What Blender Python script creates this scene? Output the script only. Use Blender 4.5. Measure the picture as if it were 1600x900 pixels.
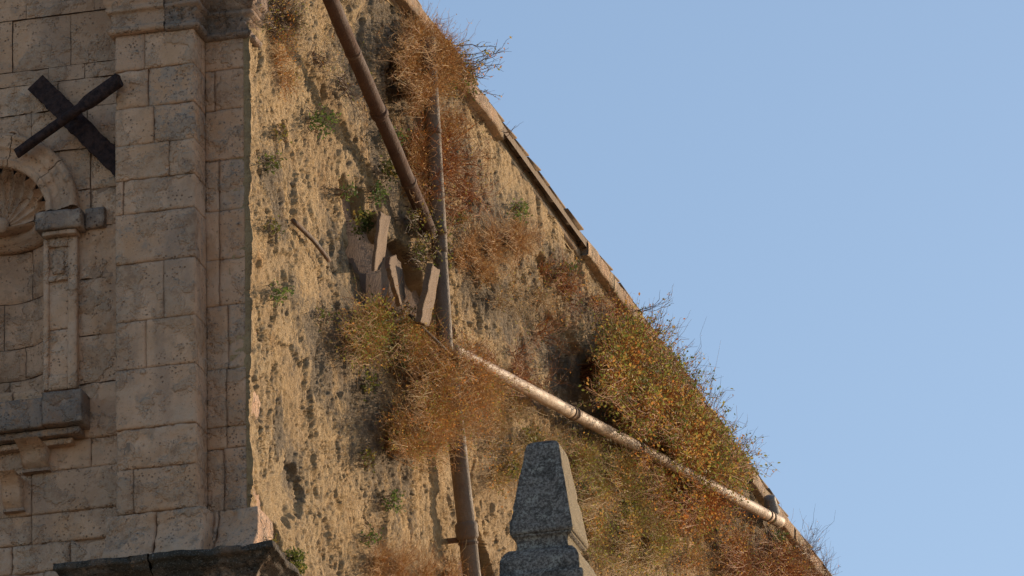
import bpy, math
import numpy as np
from mathutils import Vector
R = math.radians
rng = np.random.default_rng(7)
for o in list(bpy.data.objects): bpy.data.objects.remove(o)
scene = bpy.context.scene
col = scene.collection

# ------------------------------------------------------------ camera
FPX, DIST = 12000.0, 50.0
TH, PH, RO = R(21.15), R(14.65), R(-1.22)
fw = np.array([-math.sin(PH)*math.cos(TH), math.cos(PH)*math.cos(TH), math.sin(TH)])
r0 = np.array([math.cos(PH), math.sin(PH), 0.0]); u0 = np.cross(r0, fw)
rt = r0*math.cos(RO)+u0*math.sin(RO); up = -r0*math.sin(RO)+u0*math.cos(RO)
def ray(px, py): return fw+rt*(px-800)/FPX-up*(py-450)/FPX
CORNER = np.array([0, 0, 1.65+DIST*ray(392, 450)[2]])
CAM = CORNER-DIST*ray(392, 450)
cd = bpy.data.cameras.new('camera'); cam = bpy.data.objects.new('camera', cd); col.objects.link(cam)
cd.sensor_width = 36; cd.lens = 36*FPX/1600; cd.clip_start = .5; cd.clip_end = 6000
from mathutils import Matrix
M = Matrix(((rt[0], up[0], -fw[0], CAM[0]), (rt[1], up[1], -fw[1], CAM[1]), (rt[2], up[2], -fw[2], CAM[2]), (0, 0, 0, 1)))
cam.matrix_world = M
scene.camera = cam
def F(px, py, d=0.0):            # point of the facade plane standing d in front of y = 0
    v = ray(px, py); t = (-d-CAM[1])/v[1]; return CAM+t*v
def S(px, py, off=0.0):          # point of the side wall plane standing off out from x = 0
    v = ray(px, py); t = (off-CAM[0])/v[0]; return CAM+t*v
def ppm(P): return FPX/float((np.asarray(P)-CAM)@fw)     # pixels per metre at P

# ------------------------------------------------------------ light
SUN_EL, SUN_A = R(17), R(32)          # elevation; angle between the rays and the side wall
sdir = np.array([math.sin(SUN_A)*math.cos(SUN_EL), math.cos(SUN_A)*math.cos(SUN_EL), math.sin(SUN_EL)])
w = bpy.data.worlds.new("World"); scene.world = w; w.use_nodes = True
nt = w.node_tree; bg = nt.nodes['Background']
sky = nt.nodes.new('ShaderNodeTexSky'); sky.sky_type = 'NISHITA'; sky.sun_disc = False
sky.sun_elevation = SUN_EL; sky.sun_rotation = math.atan2(sdir[0], sdir[1])
sky.altitude = 300; sky.air_density = 1.0; sky.dust_density = .85; sky.ozone_density = 1.6
nt.links.new(sky.outputs[0], bg.inputs[0]); bg.inputs[1].default_value = 0.148
sl = bpy.data.lights.new('sun', 'SUN'); sl.energy = 4.9; sl.angle = R(.5); sl.color = (1, .76, .51)
so = bpy.data.objects.new('sun', sl); col.objects.link(so)
so.rotation_euler = Vector(sdir).to_track_quat('Z', 'Y').to_euler()
scene.view_settings.view_transform = 'Standard'; scene.view_settings.look = 'None'
scene.view_settings.exposure = 0.08; scene.view_settings.gamma = 1.0
scene.render.engine = 'CYCLES'

# ------------------------------------------------------------ noise
def _h(ix, iy, iz, s):
    n = (ix*73856093) ^ (iy*19349663) ^ (iz*83492791) ^ (s*2654435761 & 0x7fffffff)
    n = (n ^ (n >> 13))*1274126177 & 0x7fffffff
    n = (n ^ (n >> 16))*668265263 & 0x7fffffff
    return n ^ (n >> 11)
def vn(p, s=0):                  # value noise, 0..1
    i = np.floor(p).astype(np.int64); f = p-i; f = f*f*f*(f*(f*6-15)+10)
    o = 0
    for a in (0, 1):
        for b in (0, 1):
            for c in (0, 1):
                v = (_h(i[..., 0]+a, i[..., 1]+b, i[..., 2]+c, s) & 0xffff)/65535.0
                wx = f[..., 0] if a else 1-f[..., 0]; wy = f[..., 1] if b else 1-f[..., 1]; wz = f[..., 2] if c else 1-f[..., 2]
                o = o+v*wx*wy*wz
    return o
def fbm(p, sc, octs=4, s=0, g=.5):
    p = np.asarray(p, float)*sc; a = 1; t = 0; o = 0
    for k in range(octs):
        o = o+a*vn(p, s+k*17); t += a; a *= g; p = p*2.03+11.7
    return o/t
def ss(a, b, x):
    t = np.clip((x-a)/(b-a), 0, 1); return t*t*(3-2*t)

# ------------------------------------------------------------ objects
WL = {}
def link(o, origin, parent):
    origin = np.asarray(origin, float); WL[o.name] = origin
    if parent is not None:
        o.parent = parent; o.location = origin-WL[parent.name]
    else: o.location = origin
    col.objects.link(o)
def tag(o, label=None, cat=None, group=None, kind=None):
    if label: o['label'] = label
    if cat: o['category'] = cat
    if group: o['group'] = group
    if kind: o['kind'] = kind
    return o
def empty(name, loc, label, cat, group=None):
    o = bpy.data.objects.new(name, None); link(o, loc, None); return tag(o, label, cat, group)
def mesh(name, V, Fc, mat, parent=None, origin=None, smooth=True, attrs=None):
    V = np.asarray(V, float).reshape(-1, 3)
    if origin is None: origin = (V.min(0)+V.max(0))/2
    origin = np.asarray(origin, float)
    me = bpy.data.meshes.new(name)
    Vl = V-origin
    if isinstance(Fc, np.ndarray):
        n, k = Fc.shape
        me.vertices.add(len(V)); me.vertices.foreach_set('co', Vl.astype(np.float32).ravel())
        me.loops.add(n*k); me.loops.foreach_set('vertex_index', Fc.astype(np.int32).ravel())
        me.polygons.add(n); me.polygons.foreach_set('loop_start', np.arange(0, n*k, k, dtype=np.int32))
        try: me.polygons.foreach_set('loop_total', np.full(n, k, dtype=np.int32))
        except Exception: pass
        me.update(calc_edges=True)
    else:
        me.from_pydata([tuple(v) for v in Vl], [], [tuple(int(i) for i in f) for f in Fc])
    me.validate()
    if smooth: me.polygons.foreach_set('use_smooth', np.ones(len(me.polygons), bool))
    if attrs:
        for k, a in attrs.items():
            at = me.attributes.new(k, 'FLOAT', 'POINT'); at.data.foreach_set('value', np.asarray(a, np.float32).ravel())
    me.materials.append(mat)
    o = bpy.data.objects.new(name, me); link(o, origin, parent)
    return o
def gridf(n, m, off=0, wrap=False):       # faces of an n x m vertex grid
    i, j = np.meshgrid(np.arange(n-1), np.arange(m if wrap else m-1), indexing='ij')
    j2 = (j+1) % m
    return (np.stack([i*m+j, i*m+j2, (i+1)*m+j2, (i+1)*m+j], -1).reshape(-1, 4)+off)
def boxes(lst):                            # [(x0,x1,y0,y1,z0,z1)]
    V, Fs = [], []
    for k, (a, b, c, d, e, f) in enumerate(lst):
        V += [(x, y, z) for z in (e, f) for y in (c, d) for x in (a, b)]; q = 8*k
        Fs += [[q, q+2, q+3, q+1], [q+4, q+5, q+7, q+6], [q, q+1, q+5, q+4], [q+2, q+6, q+7, q+3], [q, q+4, q+6, q+2], [q+1, q+3, q+7, q+5]]
    return np.array(V), np.array(Fs)

# ------------------------------------------------------------ materials
class NT:
    def __init__(s, name):
        s.m = bpy.data.materials.new(name); s.m.use_nodes = True; s.t = s.m.node_tree
        s.b = s.t.nodes['Principled BSDF']; s.b.inputs['Specular IOR Level'].default_value = .25
        s.geo = s.n('ShaderNodeNewGeometry')
    def n(s, k, **kw):
        x = s.t.nodes.new(k)
        for a, b in kw.items(): setattr(x, a, b)
        return x
    def l(s, a, b): s.t.links.new(a, b)
    def pos(s, sc=(1, 1, 1), off=(0, 0, 0)):
        m = s.n('ShaderNodeMapping'); m.inputs['Scale'].default_value = sc; m.inputs['Location'].default_value = off
        s.l(s.geo.outputs['Position'], m.inputs[0]); return m.outputs[0]
    def noise(s, sc, det=6, rough=.55, vec=None, dist=0.0, off=0):
        x = s.n('ShaderNodeTexNoise'); x.inputs['Scale'].default_value = sc; x.inputs['Detail'].default_value = det
        x.inputs['Roughness'].default_value = rough; x.inputs['Distortion'].default_value = dist
        s.l(vec if vec is not None else s.pos(off=(off, off*.7, off*1.3)), x.inputs['Vector']); return x.outputs['Fac']
    def vor(s, sc, feat='F1', vec=None, rnd=1.0, out='Distance'):
        x = s.n('ShaderNodeTexVoronoi', feature=feat); x.inputs['Scale'].default_value = sc; x.inputs['Randomness'].default_value = rnd
        s.l(vec if vec is not None else s.pos(), x.inputs['Vector']); return x.outputs[out]
    def ramp(s, fac, a, b, lo=0.0, hi=1.0):
        x = s.n('ShaderNodeMapRange', interpolation_type='SMOOTHSTEP'); x.inputs['From Min'].default_value = a; x.inputs['From Max'].default_value = b
        x.inputs['To Min'].default_value = lo; x.inputs['To Max'].default_value = hi; s.l(fac, x.inputs['Value']); return x.outputs[0]
    def math(s, op, a, b=None):
        x = s.n('ShaderNodeMath', operation=op)
        for i, v in enumerate((a, b)):
            if v is None: continue
            if isinstance(v, (int, float)): x.inputs[i].default_value = v
            else: s.l(v, x.inputs[i])
        return x.outputs[0]
    def mix(s, fac, a, b, mode='MIX'):
        x = s.n('ShaderNodeMix', data_type='RGBA', blend_type=mode)
        for i, v in ((0, fac), (6, a), (7, b)):
            if isinstance(v, (int, float)): x.inputs[i].default_value = v
            elif isinstance(v, tuple): x.inputs[i].default_value = (*v, 1)
            else: s.l(v, x.inputs[i])
        return x.outputs[2]
    def attr(s, name, typ='GEOMETRY'):
        x = s.n('ShaderNodeAttribute', attribute_type=typ, attribute_name=name); return x.outputs['Fac']
    def bump(s, h, dist, strength=1.0, prev=None):
        x = s.n('ShaderNodeBump'); x.inputs['Distance'].default_value = dist; x.inputs['Strength'].default_value = strength
        s.l(h, x.inputs['Height'])
        if prev is not None: s.l(prev, x.inputs['Normal'])
        return x.outputs[0]
    def done(s, colr, rough=.9, nrm=None, metal=0.0):
        if isinstance(colr, tuple): s.b.inputs['Base Color'].default_value = (*colr, 1)
        else: s.l(colr, s.b.inputs['Base Color'])
        if isinstance(rough, (int, float)): s.b.inputs['Roughness'].default_value = rough
        else: s.l(rough, s.b.inputs['Roughness'])
        s.b.inputs['Metallic'].default_value = metal
        if nrm is not None: s.l(nrm, s.b.inputs['Normal'])
        return s.m

def stone_mat(name, a, b, grey=(.46, .345, .265), dark=(.09, .062, .048), gb=0.0, pit=1.0):
    s = NT(name)
    t = s.attr('tint', 'OBJECT'); L = s.attr('lichen', 'OBJECT')
    c = s.mix(t, a, b)
    n1 = s.noise(2.6, 5, .6); n2 = s.noise(9, 7, .65, off=3); n3 = s.noise(45, 5, .7, off=9)
    c = s.mix(s.ramp(n1, .38, .66, 0, .7), c, (.56, .325, .185))               # warm ochre patches
    c = s.mix(s.ramp(n2, .50, .72, 0, .55), c, (.34, .215, .14))
    lm = s.math('MULTIPLY', s.ramp(s.math('ADD', s.math('ADD', n2, s.math('MULTIPLY', n3, .5)), s.math('MULTIPLY', L, .32)), .88+gb, 1.04+gb), .85)
    c = s.mix(lm, c, grey)
    sp = s.ramp(s.noise(90, 3, .6, off=5), .56, .66); c = s.mix(s.math('MULTIPLY', s.math('MULTIPLY', sp, lm), .65), c, (.33, .31, .28))
    sp2 = s.ramp(s.math('ADD', n3, s.math('MULTIPLY', L, .08)), .60, .70); c = s.mix(s.math('MULTIPLY', sp2, .75), c, dark)
    n4 = s.noise(1.3, 4, .6, off=17, vec=s.pos((2.2, 2.2, .5), (4, 4, 4)))
    c = s.mix(s.ramp(n4, .50, .68, 0, .5), c, (.32, .225, .17))
    c = s.mix(s.ramp(s.noise(.9, 6, .7, off=44), .50, .60, 0, .45), c, (.40, .275, .20))
    c = s.mix(s.ramp(s.noise(1.7, 6, .7, off=57), .54, .62, 0, .5), c, (.62, .45, .33))
    v = s.vor(38); pits = s.ramp(v, .05, .32)
    pm = s.ramp(s.noise(5, 4, .6, off=21), .45, .6); ph = s.math('MULTIPLY', s.math('SUBTRACT', 1.0, pits), pm)
    c = s.mix(s.math('MULTIPLY', ph, .55), c, dark)
    h = s.math('ADD', s.math('ADD', s.math('MULTIPLY', n2, .8), s.math('MULTIPLY', n3, .5)), s.math('MULTIPLY', s.noise(160, 3, .6), .25))
    h = s.math('SUBTRACT', h, s.math('MULTIPLY', ph, .5*pit))
    g1 = s.noise(14, 6, .75, off=63); gm = s.ramp(s.noise(3.3, 5, .65, off=71), .50, .58)
    gg = s.math('MULTIPLY', gm, s.ramp(g1, .46, .56)); c = s.mix(s.math('MULTIPLY', gg, .4), c, (grey[0]*1.25, grey[1]*1.25, grey[2]*1.2))
    gd = s.math('MULTIPLY', gm, s.ramp(g1, .50, .40)); c = s.mix(s.math('MULTIPLY', gd, .32), c, (dark[0]*2.4, dark[1]*2.2, dark[2]*2))
    h = s.math('ADD', h, s.math('MULTIPLY', s.math('MULTIPLY', g1, gm), 1.6))
    return s.done(c, .92, s.bump(h, .026, 1.0))

M_stone = stone_mat('facade_stone', (.60, .375, .245), (.80, .52, .345))
M_stoned = stone_mat('dark_cornice_stone', (.26, .175, .13), (.34, .23, .17), grey=(.27, .215, .18), gb=-.10, dark=(.035, .03, .028), pit=1.4)
M_moss = stone_mat('mossy_cornice_stone', (.085, .065, .045), (.12, .09, .062), grey=(.055, .052, .046), gb=-.2, dark=(.02, .019, .017), pit=1.5)

s = NT('mortar'); M_mortar = s.done(s.mix(s.noise(12), (.24, .155, .105), (.40, .27, .19)), .95, s.bump(s.noise(40), .01))

# old plaster of the side wall
s = NT('old_plaster')
cav = s.attr('flake_shade'); stn = s.attr('stain'); red = s.attr('hollow')
n1 = s.noise(1.1, 5, .6); n2 = s.noise(6, 7, .65, off=4); n3 = s.noise(28, 6, .7, off=8); n4 = s.noise(90, 4, .7, off=2)
c = s.mix(s.ramp(n1, .3, .7), (.59, .40, .200), (.58, .425, .245))
c = s.mix(s.ramp(n2, .40, .72, 0, .7), c, (.62, .465, .285))
c = s.mix(s.math('MULTIPLY', s.ramp(n3, .5, .72), .45), c, (.33, .23, .125))
c = s.mix(s.math('MULTIPLY', s.ramp(s.noise(2.3, 6, .65, off=31), .56, .72), .55), c, (.50, .26, .09))
c = s.mix(s.math('MULTIPLY', cav, .5), c, (.36, .245, .145))  # bare undercoat where flaked; shade also painted into pits and cracks
lic = s.ramp(s.math('ADD', s.math('ADD', s.math('MULTIPLY', s.noise(3.2, 6, .6, off=12), .6), s.math('MULTIPLY', n3, .4)), s.math('MULTIPLY', stn, .27)), .62, .75)
c = s.mix(s.math('MULTIPLY', lic, .80), c, (.17, .145, .115))
spk = s.ramp(n4, .60, .70); c = s.mix(s.math('MULTIPLY', spk, s.math('ADD', s.math('MULTIPLY', lic, .6), .22)), c, (.07, .055, .04))
c = s.mix(red, c, (.27, .12, .06))  # red brown hollow insides, their shade partly painted into the colour
n5 = s.noise(60, 5, .75, vec=s.pos((1, 1, .45), (3, 3, 3)))
h = s.math('ADD', s.math('ADD', s.math('MULTIPLY', n3, 1.0), s.math('MULTIPLY', n4, .55)), s.math('MULTIPLY', n5, 1.1))
c = s.mix(s.math('MULTIPLY', s.ramp(n5, .55, .66), .5), c, (.24, .15, .085))
M_plaster = s.done(c, .95, s.bump(h, .030, 1.0))

# ------------------------------------------------------------ ground
s = NT('pale_paving'); M_ground = s.done(s.mix(s.noise(.3), (.40, .31, .21), (.30, .24, .16)), .95, s.bump(s.noise(2), .05))
gx = np.linspace(-3000, 3000, 25); V = np.array([(x, y, 0) for x in gx for y in gx])
g = mesh('ground', V, gridf(25, 25)[:, ::-1], M_ground, origin=(0, 0, 0)); tag(g, 'pale stone paved ground around the foot of the church', kind='structure')

# ------------------------------------------------------------ church
ZC = CORNER[2]
ZE = S(945, 450)[2]                        # height of the eave
YEND = 27.0
church = empty('church', (-6, 12, 0), 'weathered stone church corner with shaded carved facade and sunlit crumbling side wall', 'church')

# hidden masonry body under the visible skins, and roof
def part(name, V, Fs, mat, parent=church, **k): return mesh(name, V, Fs, mat, parent, **k)
ZT = ZC+4.2
bl = [(-13, -.16, .5, YEND, 0, ZE-.02), (-13, -3.2, .06, .5, 0, ZT), (-3.2, -.16, .42, .5, 0, ZT)]
V, Fs = boxes(bl); body = part('masonry_body', V, Fs, M_mortar, smooth=False, origin=(-6, 12, 0))
V = np.array([(.04, -.0, ZE+.13), (.04, YEND, ZE+.13), (-6.5, YEND, ZE+2.2), (-6.5, 0, ZE+2.2), (-13, YEND, ZE+.1), (-13, 0, ZE+.1), (.04, 0, ZE+.07), (.04, YEND, ZE+.07), (-13, 0, ZE), (-13, YEND, ZE)])
s = NT('roof_tile'); M_roof = s.done(s.mix(s.noise(6), (.15, .10, .07), (.24, .18, .12)), .9, s.bump(s.noise(20), .01))
part('roof', V, [(0, 1, 2, 3), (3, 2, 4, 5), (0, 6, 7, 1), (0, 3, 5, 8, 6), (1, 7, 9, 4, 2)], M_roof, smooth=False)

# ---- side wall skin
NY, NZ = 1250, 600
def zrange(y):
    # vertical window of the wall seen in the photograph at this distance along the wall
    def proj(P):
        q = P-CAM; z = q@fw; return 800+FPX*(q@rt)/z, 450-FPX*(q@up)/z
    pa = proj(np.array([0, y, ZC])); pb = proj(np.array([0, y, ZC+1.0]))
    k = (pa[1]-pb[1]); return ZC-(930-pa[1])/k, ZC+(pa[1]+35)/k
ys = np.linspace(0.0, 21.5, NY)
lo = np.array([zrange(y)[0] for y in ys]); hi = np.minimum(np.array([zrange(y)[1] for y in ys]), ZE)
lo = np.minimum(lo, ZE-.8)
tt = np.linspace(0, 1, NZ)
Y = np.repeat(ys[:, None], NZ, 1); Z = lo[:, None]+(hi-lo)[:, None]*tt[None, :]
def wallshape(Y, Z):
    P = np.stack([np.zeros_like(Y), Y, Z], -1)
    big = (fbm(P, .7, 3, 3)-.5)*.10
    mid = (fbm(P, 4.5, 4, 5, .5)-.5)*.045
    wq = fbm(P, 5, 3, 71)-.5
    Pw = P+np.stack([0*Y, wq, (fbm(P, 5, 3, 72)-.5)*1.2], -1)*.16
    AN = np.array([1, 1, .36])
    dens = ss(.34, .56, fbm(P, 1.2, 3, 40))
    a = fbm(Pw*AN, 34, 4, 9, .6); pits = ss(.56, .60, a)
    b = fbm(Pw*AN, 62, 3, 12); small = ss(.53, .60, b)
    tq = fbm(Pw, 3.2, 5, 81, .58)*9; ti = np.floor(tq); terr = (ti+ss(.40, .56, tq-ti))/9-.5      # layers of plaster flaked off to different depths
    cr = np.abs(fbm(Pw*AN, 15, 4, 83, .6)-.5); crack = 1-ss(.0, .022, cr)
    cr2 = np.abs(fbm(Pw*AN, 5, 5, 84, .6)-.5); crack2 = (1-ss(.0, .012, cr2))*ss(.45, .6, fbm(P, 1.7, 2, 85))
    lossf = fbm(P*np.array([1, 1, .7])+Pw*.3, 1.25, 6, 90, .62); loss = ss(.535, .55, lossf)     # patches where the top coat has come away
    flake_shade = np.clip(.55*loss+pits*(.3+.7*dens)+crack*.7*dens, 0, 1)
    d = big+mid-.022*loss+.075*terr-.008*pits*(.15+.85*dens)-.008*small*(.5+.5*dens)-.022*crack*(.3+.7*dens)-.04*crack2+(fbm(P*AN, 60, 3, 33, .65)-.5)*.019
    return d, flake_shade, small
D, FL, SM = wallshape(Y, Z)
BIG = (fbm(np.stack([np.zeros_like(Y), Y, Z], -1), .7, 3, 3)-.5)*.10
hol = np.zeros_like(Y); stain = np.zeros_like(Y)
def pxyz(px, py): P = S(px, py); return P[1], P[2]
def dent(px, py, ry, rz, dep, rag=.5):     # hollow broken into the wall
    global D
    y0, z0 = pxyz(px, py); P = np.stack([Y*0, Y, Z], -1)
    q = np.sqrt(((Y-y0)/ry)**2+((Z-z0)/rz)**2)+(fbm(P, 5, 3, 77)-.5)*rag*2
    m = 1-ss(.75, 1.05, q); D = D-dep*m; return m
def stn_(px, py, ry, rz, a=1.0):
    global stain
    y0, z0 = pxyz(px, py); q = ((Y-y0)/ry)**2+((Z-z0)/rz)**2; stain = np.maximum(stain, a*np.exp(-q))
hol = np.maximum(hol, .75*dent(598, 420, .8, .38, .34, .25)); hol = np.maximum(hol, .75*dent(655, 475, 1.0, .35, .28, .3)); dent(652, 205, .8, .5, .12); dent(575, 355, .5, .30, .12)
dent(458, 770, .30, .36, .05, .8); dent(905, 585, 1.2, .4, .06, .8); dent(545, 60, .6, .35, .05); dent(430, 860, .25, .22, .08); dent(855, 425, .3, .10, .07)
dent(1060, 760, 1.6, .3, .12); dent(730, 900, .1, .1, .02)
for a in [(440, 20, .5, .5), (640, 70, 2, .7), (590, 160, 1, .9), (610, 280, 1.2, .5), (560, 580, 1.5, .6), (560, 450, 1, .5), (430, 300, .5, .5), (870, 560, 2.5, .7), (780, 480, 1.5, .5),
          (500, 560, 1, .5), (1000, 560, 2.2, .4), (600, 720, 1, .5), (460, 700, .6, .4), (1200, 860, 2.5, .4), (1150, 850, 2, .4), (790, 700, 1.5, .3), (900, 450, 2, .3), (760, 300, 2, .4)]: stn_(*a)
# arched hole low in the wall, beside the pinnacle
ya, za = pxyz(762, 905); _, zt = pxyz(762, 838); rr = .52; zs = za+(zt-za)-rr*.62
q = np.where(Z > zs, ((Y-ya)/rr)**2+((Z-zs)/(rr*.62))**2, ((Y-ya)/rr)**2); inside = q+(fbm(np.stack([Y*0, Y, Z], -1), 9, 2, 8)-.5)*.1 < 1
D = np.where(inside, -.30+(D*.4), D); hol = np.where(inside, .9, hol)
# keep the stretch next to the corner and the eave true
D = (D-.7*BIG)*(.45+.55*ss(0, .25, Y))+.7*BIG*ss(0, .8, Y)
D = D-.012+(.024*fbm(np.stack([Y*0, Y, Z], -1), 9, 3, 4))*(1-ss(0, .05, Y))
D = np.where(Y < .22, np.maximum(D, -.03-.1*Y), D)
V = np.stack([D, Y+.012, Z], -1).reshape(-1, 3); Fs = gridf(NY, NZ)
lip = np.stack([np.full(NZ, -.15), np.full(NZ, .014), Z[0]], -1)
V = np.concatenate([V, lip]); n0 = NY*NZ; j = np.arange(NZ-1)
Fs = np.concatenate([Fs, np.stack([n0+j, n0+j+1, j+1, j], -1)])
pad = np.zeros(NZ)
side = part('side_wall', V, Fs, M_plaster, origin=(0, 10, ZC), attrs={'flake_shade': np.concatenate([FL.ravel(), pad]), 'stain': np.concatenate([stain.ravel(), pad]), 'hollow': np.concatenate([hol.ravel(), pad])})
side['label'] = 'sunlit side wall of crumbling tan plaster'
# plainer stretches of the same wall outside the view
zlo = float(lo[0]); lv = []
ysq = np.linspace(0, YEND, 60); Vq = []
for y in ysq:
    zb = np.interp(y, ys, lo)
    Vq += [(-.02, y, 0), (-.02, y, max(zb, .1)+.03)]
part('side_wall_foot', np.array(Vq), gridf(60, 2), M_plaster, origin=(0, 12, 0))
Vq = []
for y in ysq: Vq += [(-.03, y, np.interp(y, ys, hi)-.03), (-.03, y, ZE)]
part('side_wall_top', np.array(Vq), gridf(60, 2), M_plaster, origin=(0, 12, ZE))

def wall_d(y, z):
    i = int(np.clip(np.searchsorted(ys, y), 0, NY-1)); t = (z-lo[i])/max(hi[i]-lo[i], 1e-3)
    return float(D[i, int(np.clip(t*(NZ-1), 0, NZ-1))])

# ---- eave: coping stones laid end to end
y = 1.5; k = 0; eave = None
s = stone_mat('eave_stone', (.40, .31, .20), (.33, .25, .16), gb=.02); M_eave = s
rs = np.random.default_rng(3)
eave = part('eave_bed', *boxes([(-.25, -.015, 1.2, YEND, ZE-.01, ZE+.06)]), M_eave, smooth=False)
miss = [(F_[1]) for F_ in (S(842, 290), S(920, 395))]
ydk = (S(812, 245)[1], S(868, 325)[1]); ydk2 = (S(890, 355)[1], S(905, 385)[1])
while y < 23:
    L = rs.uniform(.8, 1.7); y1 = min(y+L, 24)
    ym = (y+y1)/2; rec = (ydk[0]-.3 < ym < ydk[1]+.3) or (ydk2[0]-.3 < ym < ydk2[1]+.3)
    n = max(6, int((y1-y)/.06)); yy = np.linspace(y+.012, y1-.012, n)
    pr = (.055+rs.uniform(-.008, .008)) if not rec else -.03
    prof = [(-.16, .012), (pr-.012, .012), (pr, .018), (pr+.002, .05), (pr+.004, .11), (pr-.002, .13), (-.16, .13)]
    V = []
    for q in yy:
        for (px_, pz_) in prof: V.append((px_, q, ZE+pz_))
    V = np.array(V); e = np.minimum(V[:, 1]-y, y1-V[:, 1]); nn = fbm(V, 7, 4, 91)-.5; n2_ = fbm(V, 2.2, 3, 92)-.5
    V[:, 0] += np.where(V[:, 0] > -.1, nn*.022+n2_*.02-.012*(1-ss(0, .03, e)), 0); V[:, 2] += nn*.014
    Fs = [tuple(f) for f in gridf(n, 7)]+[tuple(range(7)), tuple((n-1)*7+i for i in range(7))[::-1]]
    o = part('coping_stone', V, Fs, M_eave, parent=eave); o['tint'] = float(rs.uniform(0, 1)); o['lichen'] = float(rs.uniform(0, .5))
    y = y1+(.0 if rs.random() > .3 else .03); k += 1
# thin broken tiles on top of the coping
y = 1.5
while y < 23:
    L = rs.uniform(.25, .5); p = .060+rs.uniform(-.012, .012); dz = rs.uniform(0, .012)
    V, Fs = boxes([(-.2, p, y, y+L-.02, ZE+.131+dz, ZE+.142+dz)]); V[[1, 5], 0] += rs.uniform(-.03, .01)
    part('roof_tile', V, Fs, M_roof, parent=eave, smooth=False); y += L

# ---- stone blocks of the facade
def block(parent, x0, x1, z0, z1, d, back, ero=0.0, tint=.5, lichen=.1, mat=None, rnd=.0028, seed=0, right=True, cut=None, flare=None, name='stone_block', step=.016):
    """one dressed stone: front face at y=-d, running back to y=-back"""
    g = .0013; x0 += g; x1 -= g; z0 += g; z1 -= g
    n = max(6, int((x1-x0)/step)); m = max(6, int((z1-z0)/step))
    xs = np.linspace(x0, x1, n); zs_ = np.linspace(z0, z1, m)
    X, Zz = np.meshgrid(xs, zs_, indexing='ij')
    P = np.stack([X, np.full_like(X, seed*3.1), Zz], -1)
    e = np.minimum(np.minimum(X-x0, x1-X), np.minimum(Zz-z0, z1-Zz))
    wob = fbm(P, 7, 4, 21); rr = rnd*(.4+1.6*wob)+ero*.25*np.maximum(wob-.45, 0)*4
    edge = rr*(1-np.clip(e/np.maximum(rr*1.3, 1e-4), 0, 1))**2
    rel = (fbm(P, 3, 3, 31)-.5)*(.012+ero*.5)+(fbm(P, 14, 4, 32)-.5)*(.006+ero*.45)
    rel -= ero*.45*ss(.52, .64, fbm(P, 6, 4, 35))+(.004+ero*.2)*ss(.62, .7, fbm(P, 26, 3, 36))
    dd = d-edge+rel
    if flare is not None: dd = dd+flare(X, Zz)
    # outline crumbles a little
    ex = np.clip(1-np.minimum(X-x0, x1-X)/.03, 0, 1)*(fbm(P, 9, 3, 41)-.5)*(.008+ero*.5); ez = np.clip(1-np.minimum(Zz-z0, z1-Zz)/.03, 0, 1)*(fbm(P, 9, 3, 42)-.5)*(.008+ero*.35)
    sx = np.sign(X-(x0+x1)/2); sz = np.sign(Zz-(z0+z1)/2)
    X2 = X-sx*np.abs(ex); Z2 = Zz-sz*np.abs(ez)
    G = np.stack([X2, -dd, Z2], -1)
    Fs = gridf(n, m)
    if cut is not None:
        ctr = G.reshape(-1, 3)[Fs].mean(1); Fs = Fs[~cut(ctr[:, 0], ctr[:, 2])]
    V = G.reshape(-1, 3)
    # skirts running back, the right one finely cut for it is seen
    idx = np.arange(n*m).reshape(n, m); ring = np.concatenate([idx[:, 0], idx[-1, 1:], idx[-2::-1, -1], idx[0, -2:0:-1]])
    base = V[ring]; rows = [ring]; Vs = [V]; c0 = len(V); nrow = 10 if right else 2
    dep = (d-back)
    for k in range(1, nrow+1):
        q = base.copy(); f = k/nrow; q[:, 1] = base[:, 1]*(1-f)+(-back)*f
        if right:
            nn = (fbm(q, 8, 4, 51)-.5)*(.012+ero*.7)*math.sin(f*math.pi)
            q[:, 0] += np.where(base[:, 0] > x1-.03-ero, nn, 0)
        Vs.append(q); rows.append(c0+np.arange(len(ring))); c0 += len(ring)
    L = len(ring); jj = np.arange(L); sk = []
    for k in range(nrow): sk.append(np.stack([rows[k][jj], rows[k][(jj+1) % L], rows[k+1][(jj+1) % L], rows[k+1][jj]], -1))
    if cut is None: Fs = np.concatenate([Fs]+sk)
    o = part(name, np.concatenate(Vs), Fs, mat or M_stone, parent=parent)
    o['tint'] = float(tint); o['lichen'] = float(lichen); return o

PD = .25                                    # the pilaster stands this far out
def FX(px, py, d): return F(px, py, d)[0]
def FZ(px, py, d): return F(px, py, d)[2]
PX0, PX1 = FX(180, 450, PD), FX(305, 450, PD)
V, Fs = boxes([(PX0+.02, PX1-.02, -PD+.028, .1, 0, ZT)])
pil = part('pilaster', V, Fs, M_mortar, smooth=False, origin=(PX1, 0, ZC))
def prow(yt, yb, splits, sd):
    z1, z0 = FZ(180, yt, PD), FZ(180, yb, PD)
    xs = [180]+[a[0] for a in splits]
    for i, (xe, ero, ti, li) in enumerate(splits):
        xa = PX0 if i == 0 else FX(splits[i-1][0], (yt+yb)/2, PD); xb = PX1 if i == len(splits)-1 else FX(xe, (yt+yb)/2, PD)
        block(pil, xa, xb, z0, z1, PD+rs.uniform(-.002, .003), 0, ero, ti, li, seed=sd+i*.37)
prow(57, 113, [(226, .0, .2, .32), (305, .0, .9, 0)], 1)
prow(113, 172, [(232, .05, .7, 0), (305, .014, .3, .55)], 2)
prow(172, 230, [(240, .0, .7, 0), (305, .02, .2, .6)], 3)
prow(230, 284, [(264, .0, .8, 0), (305, .01, .4, .25)], 4)
prow(284, 337, [(192, .008, .4, .2), (305, .014, .5, .12)], 5)
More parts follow.
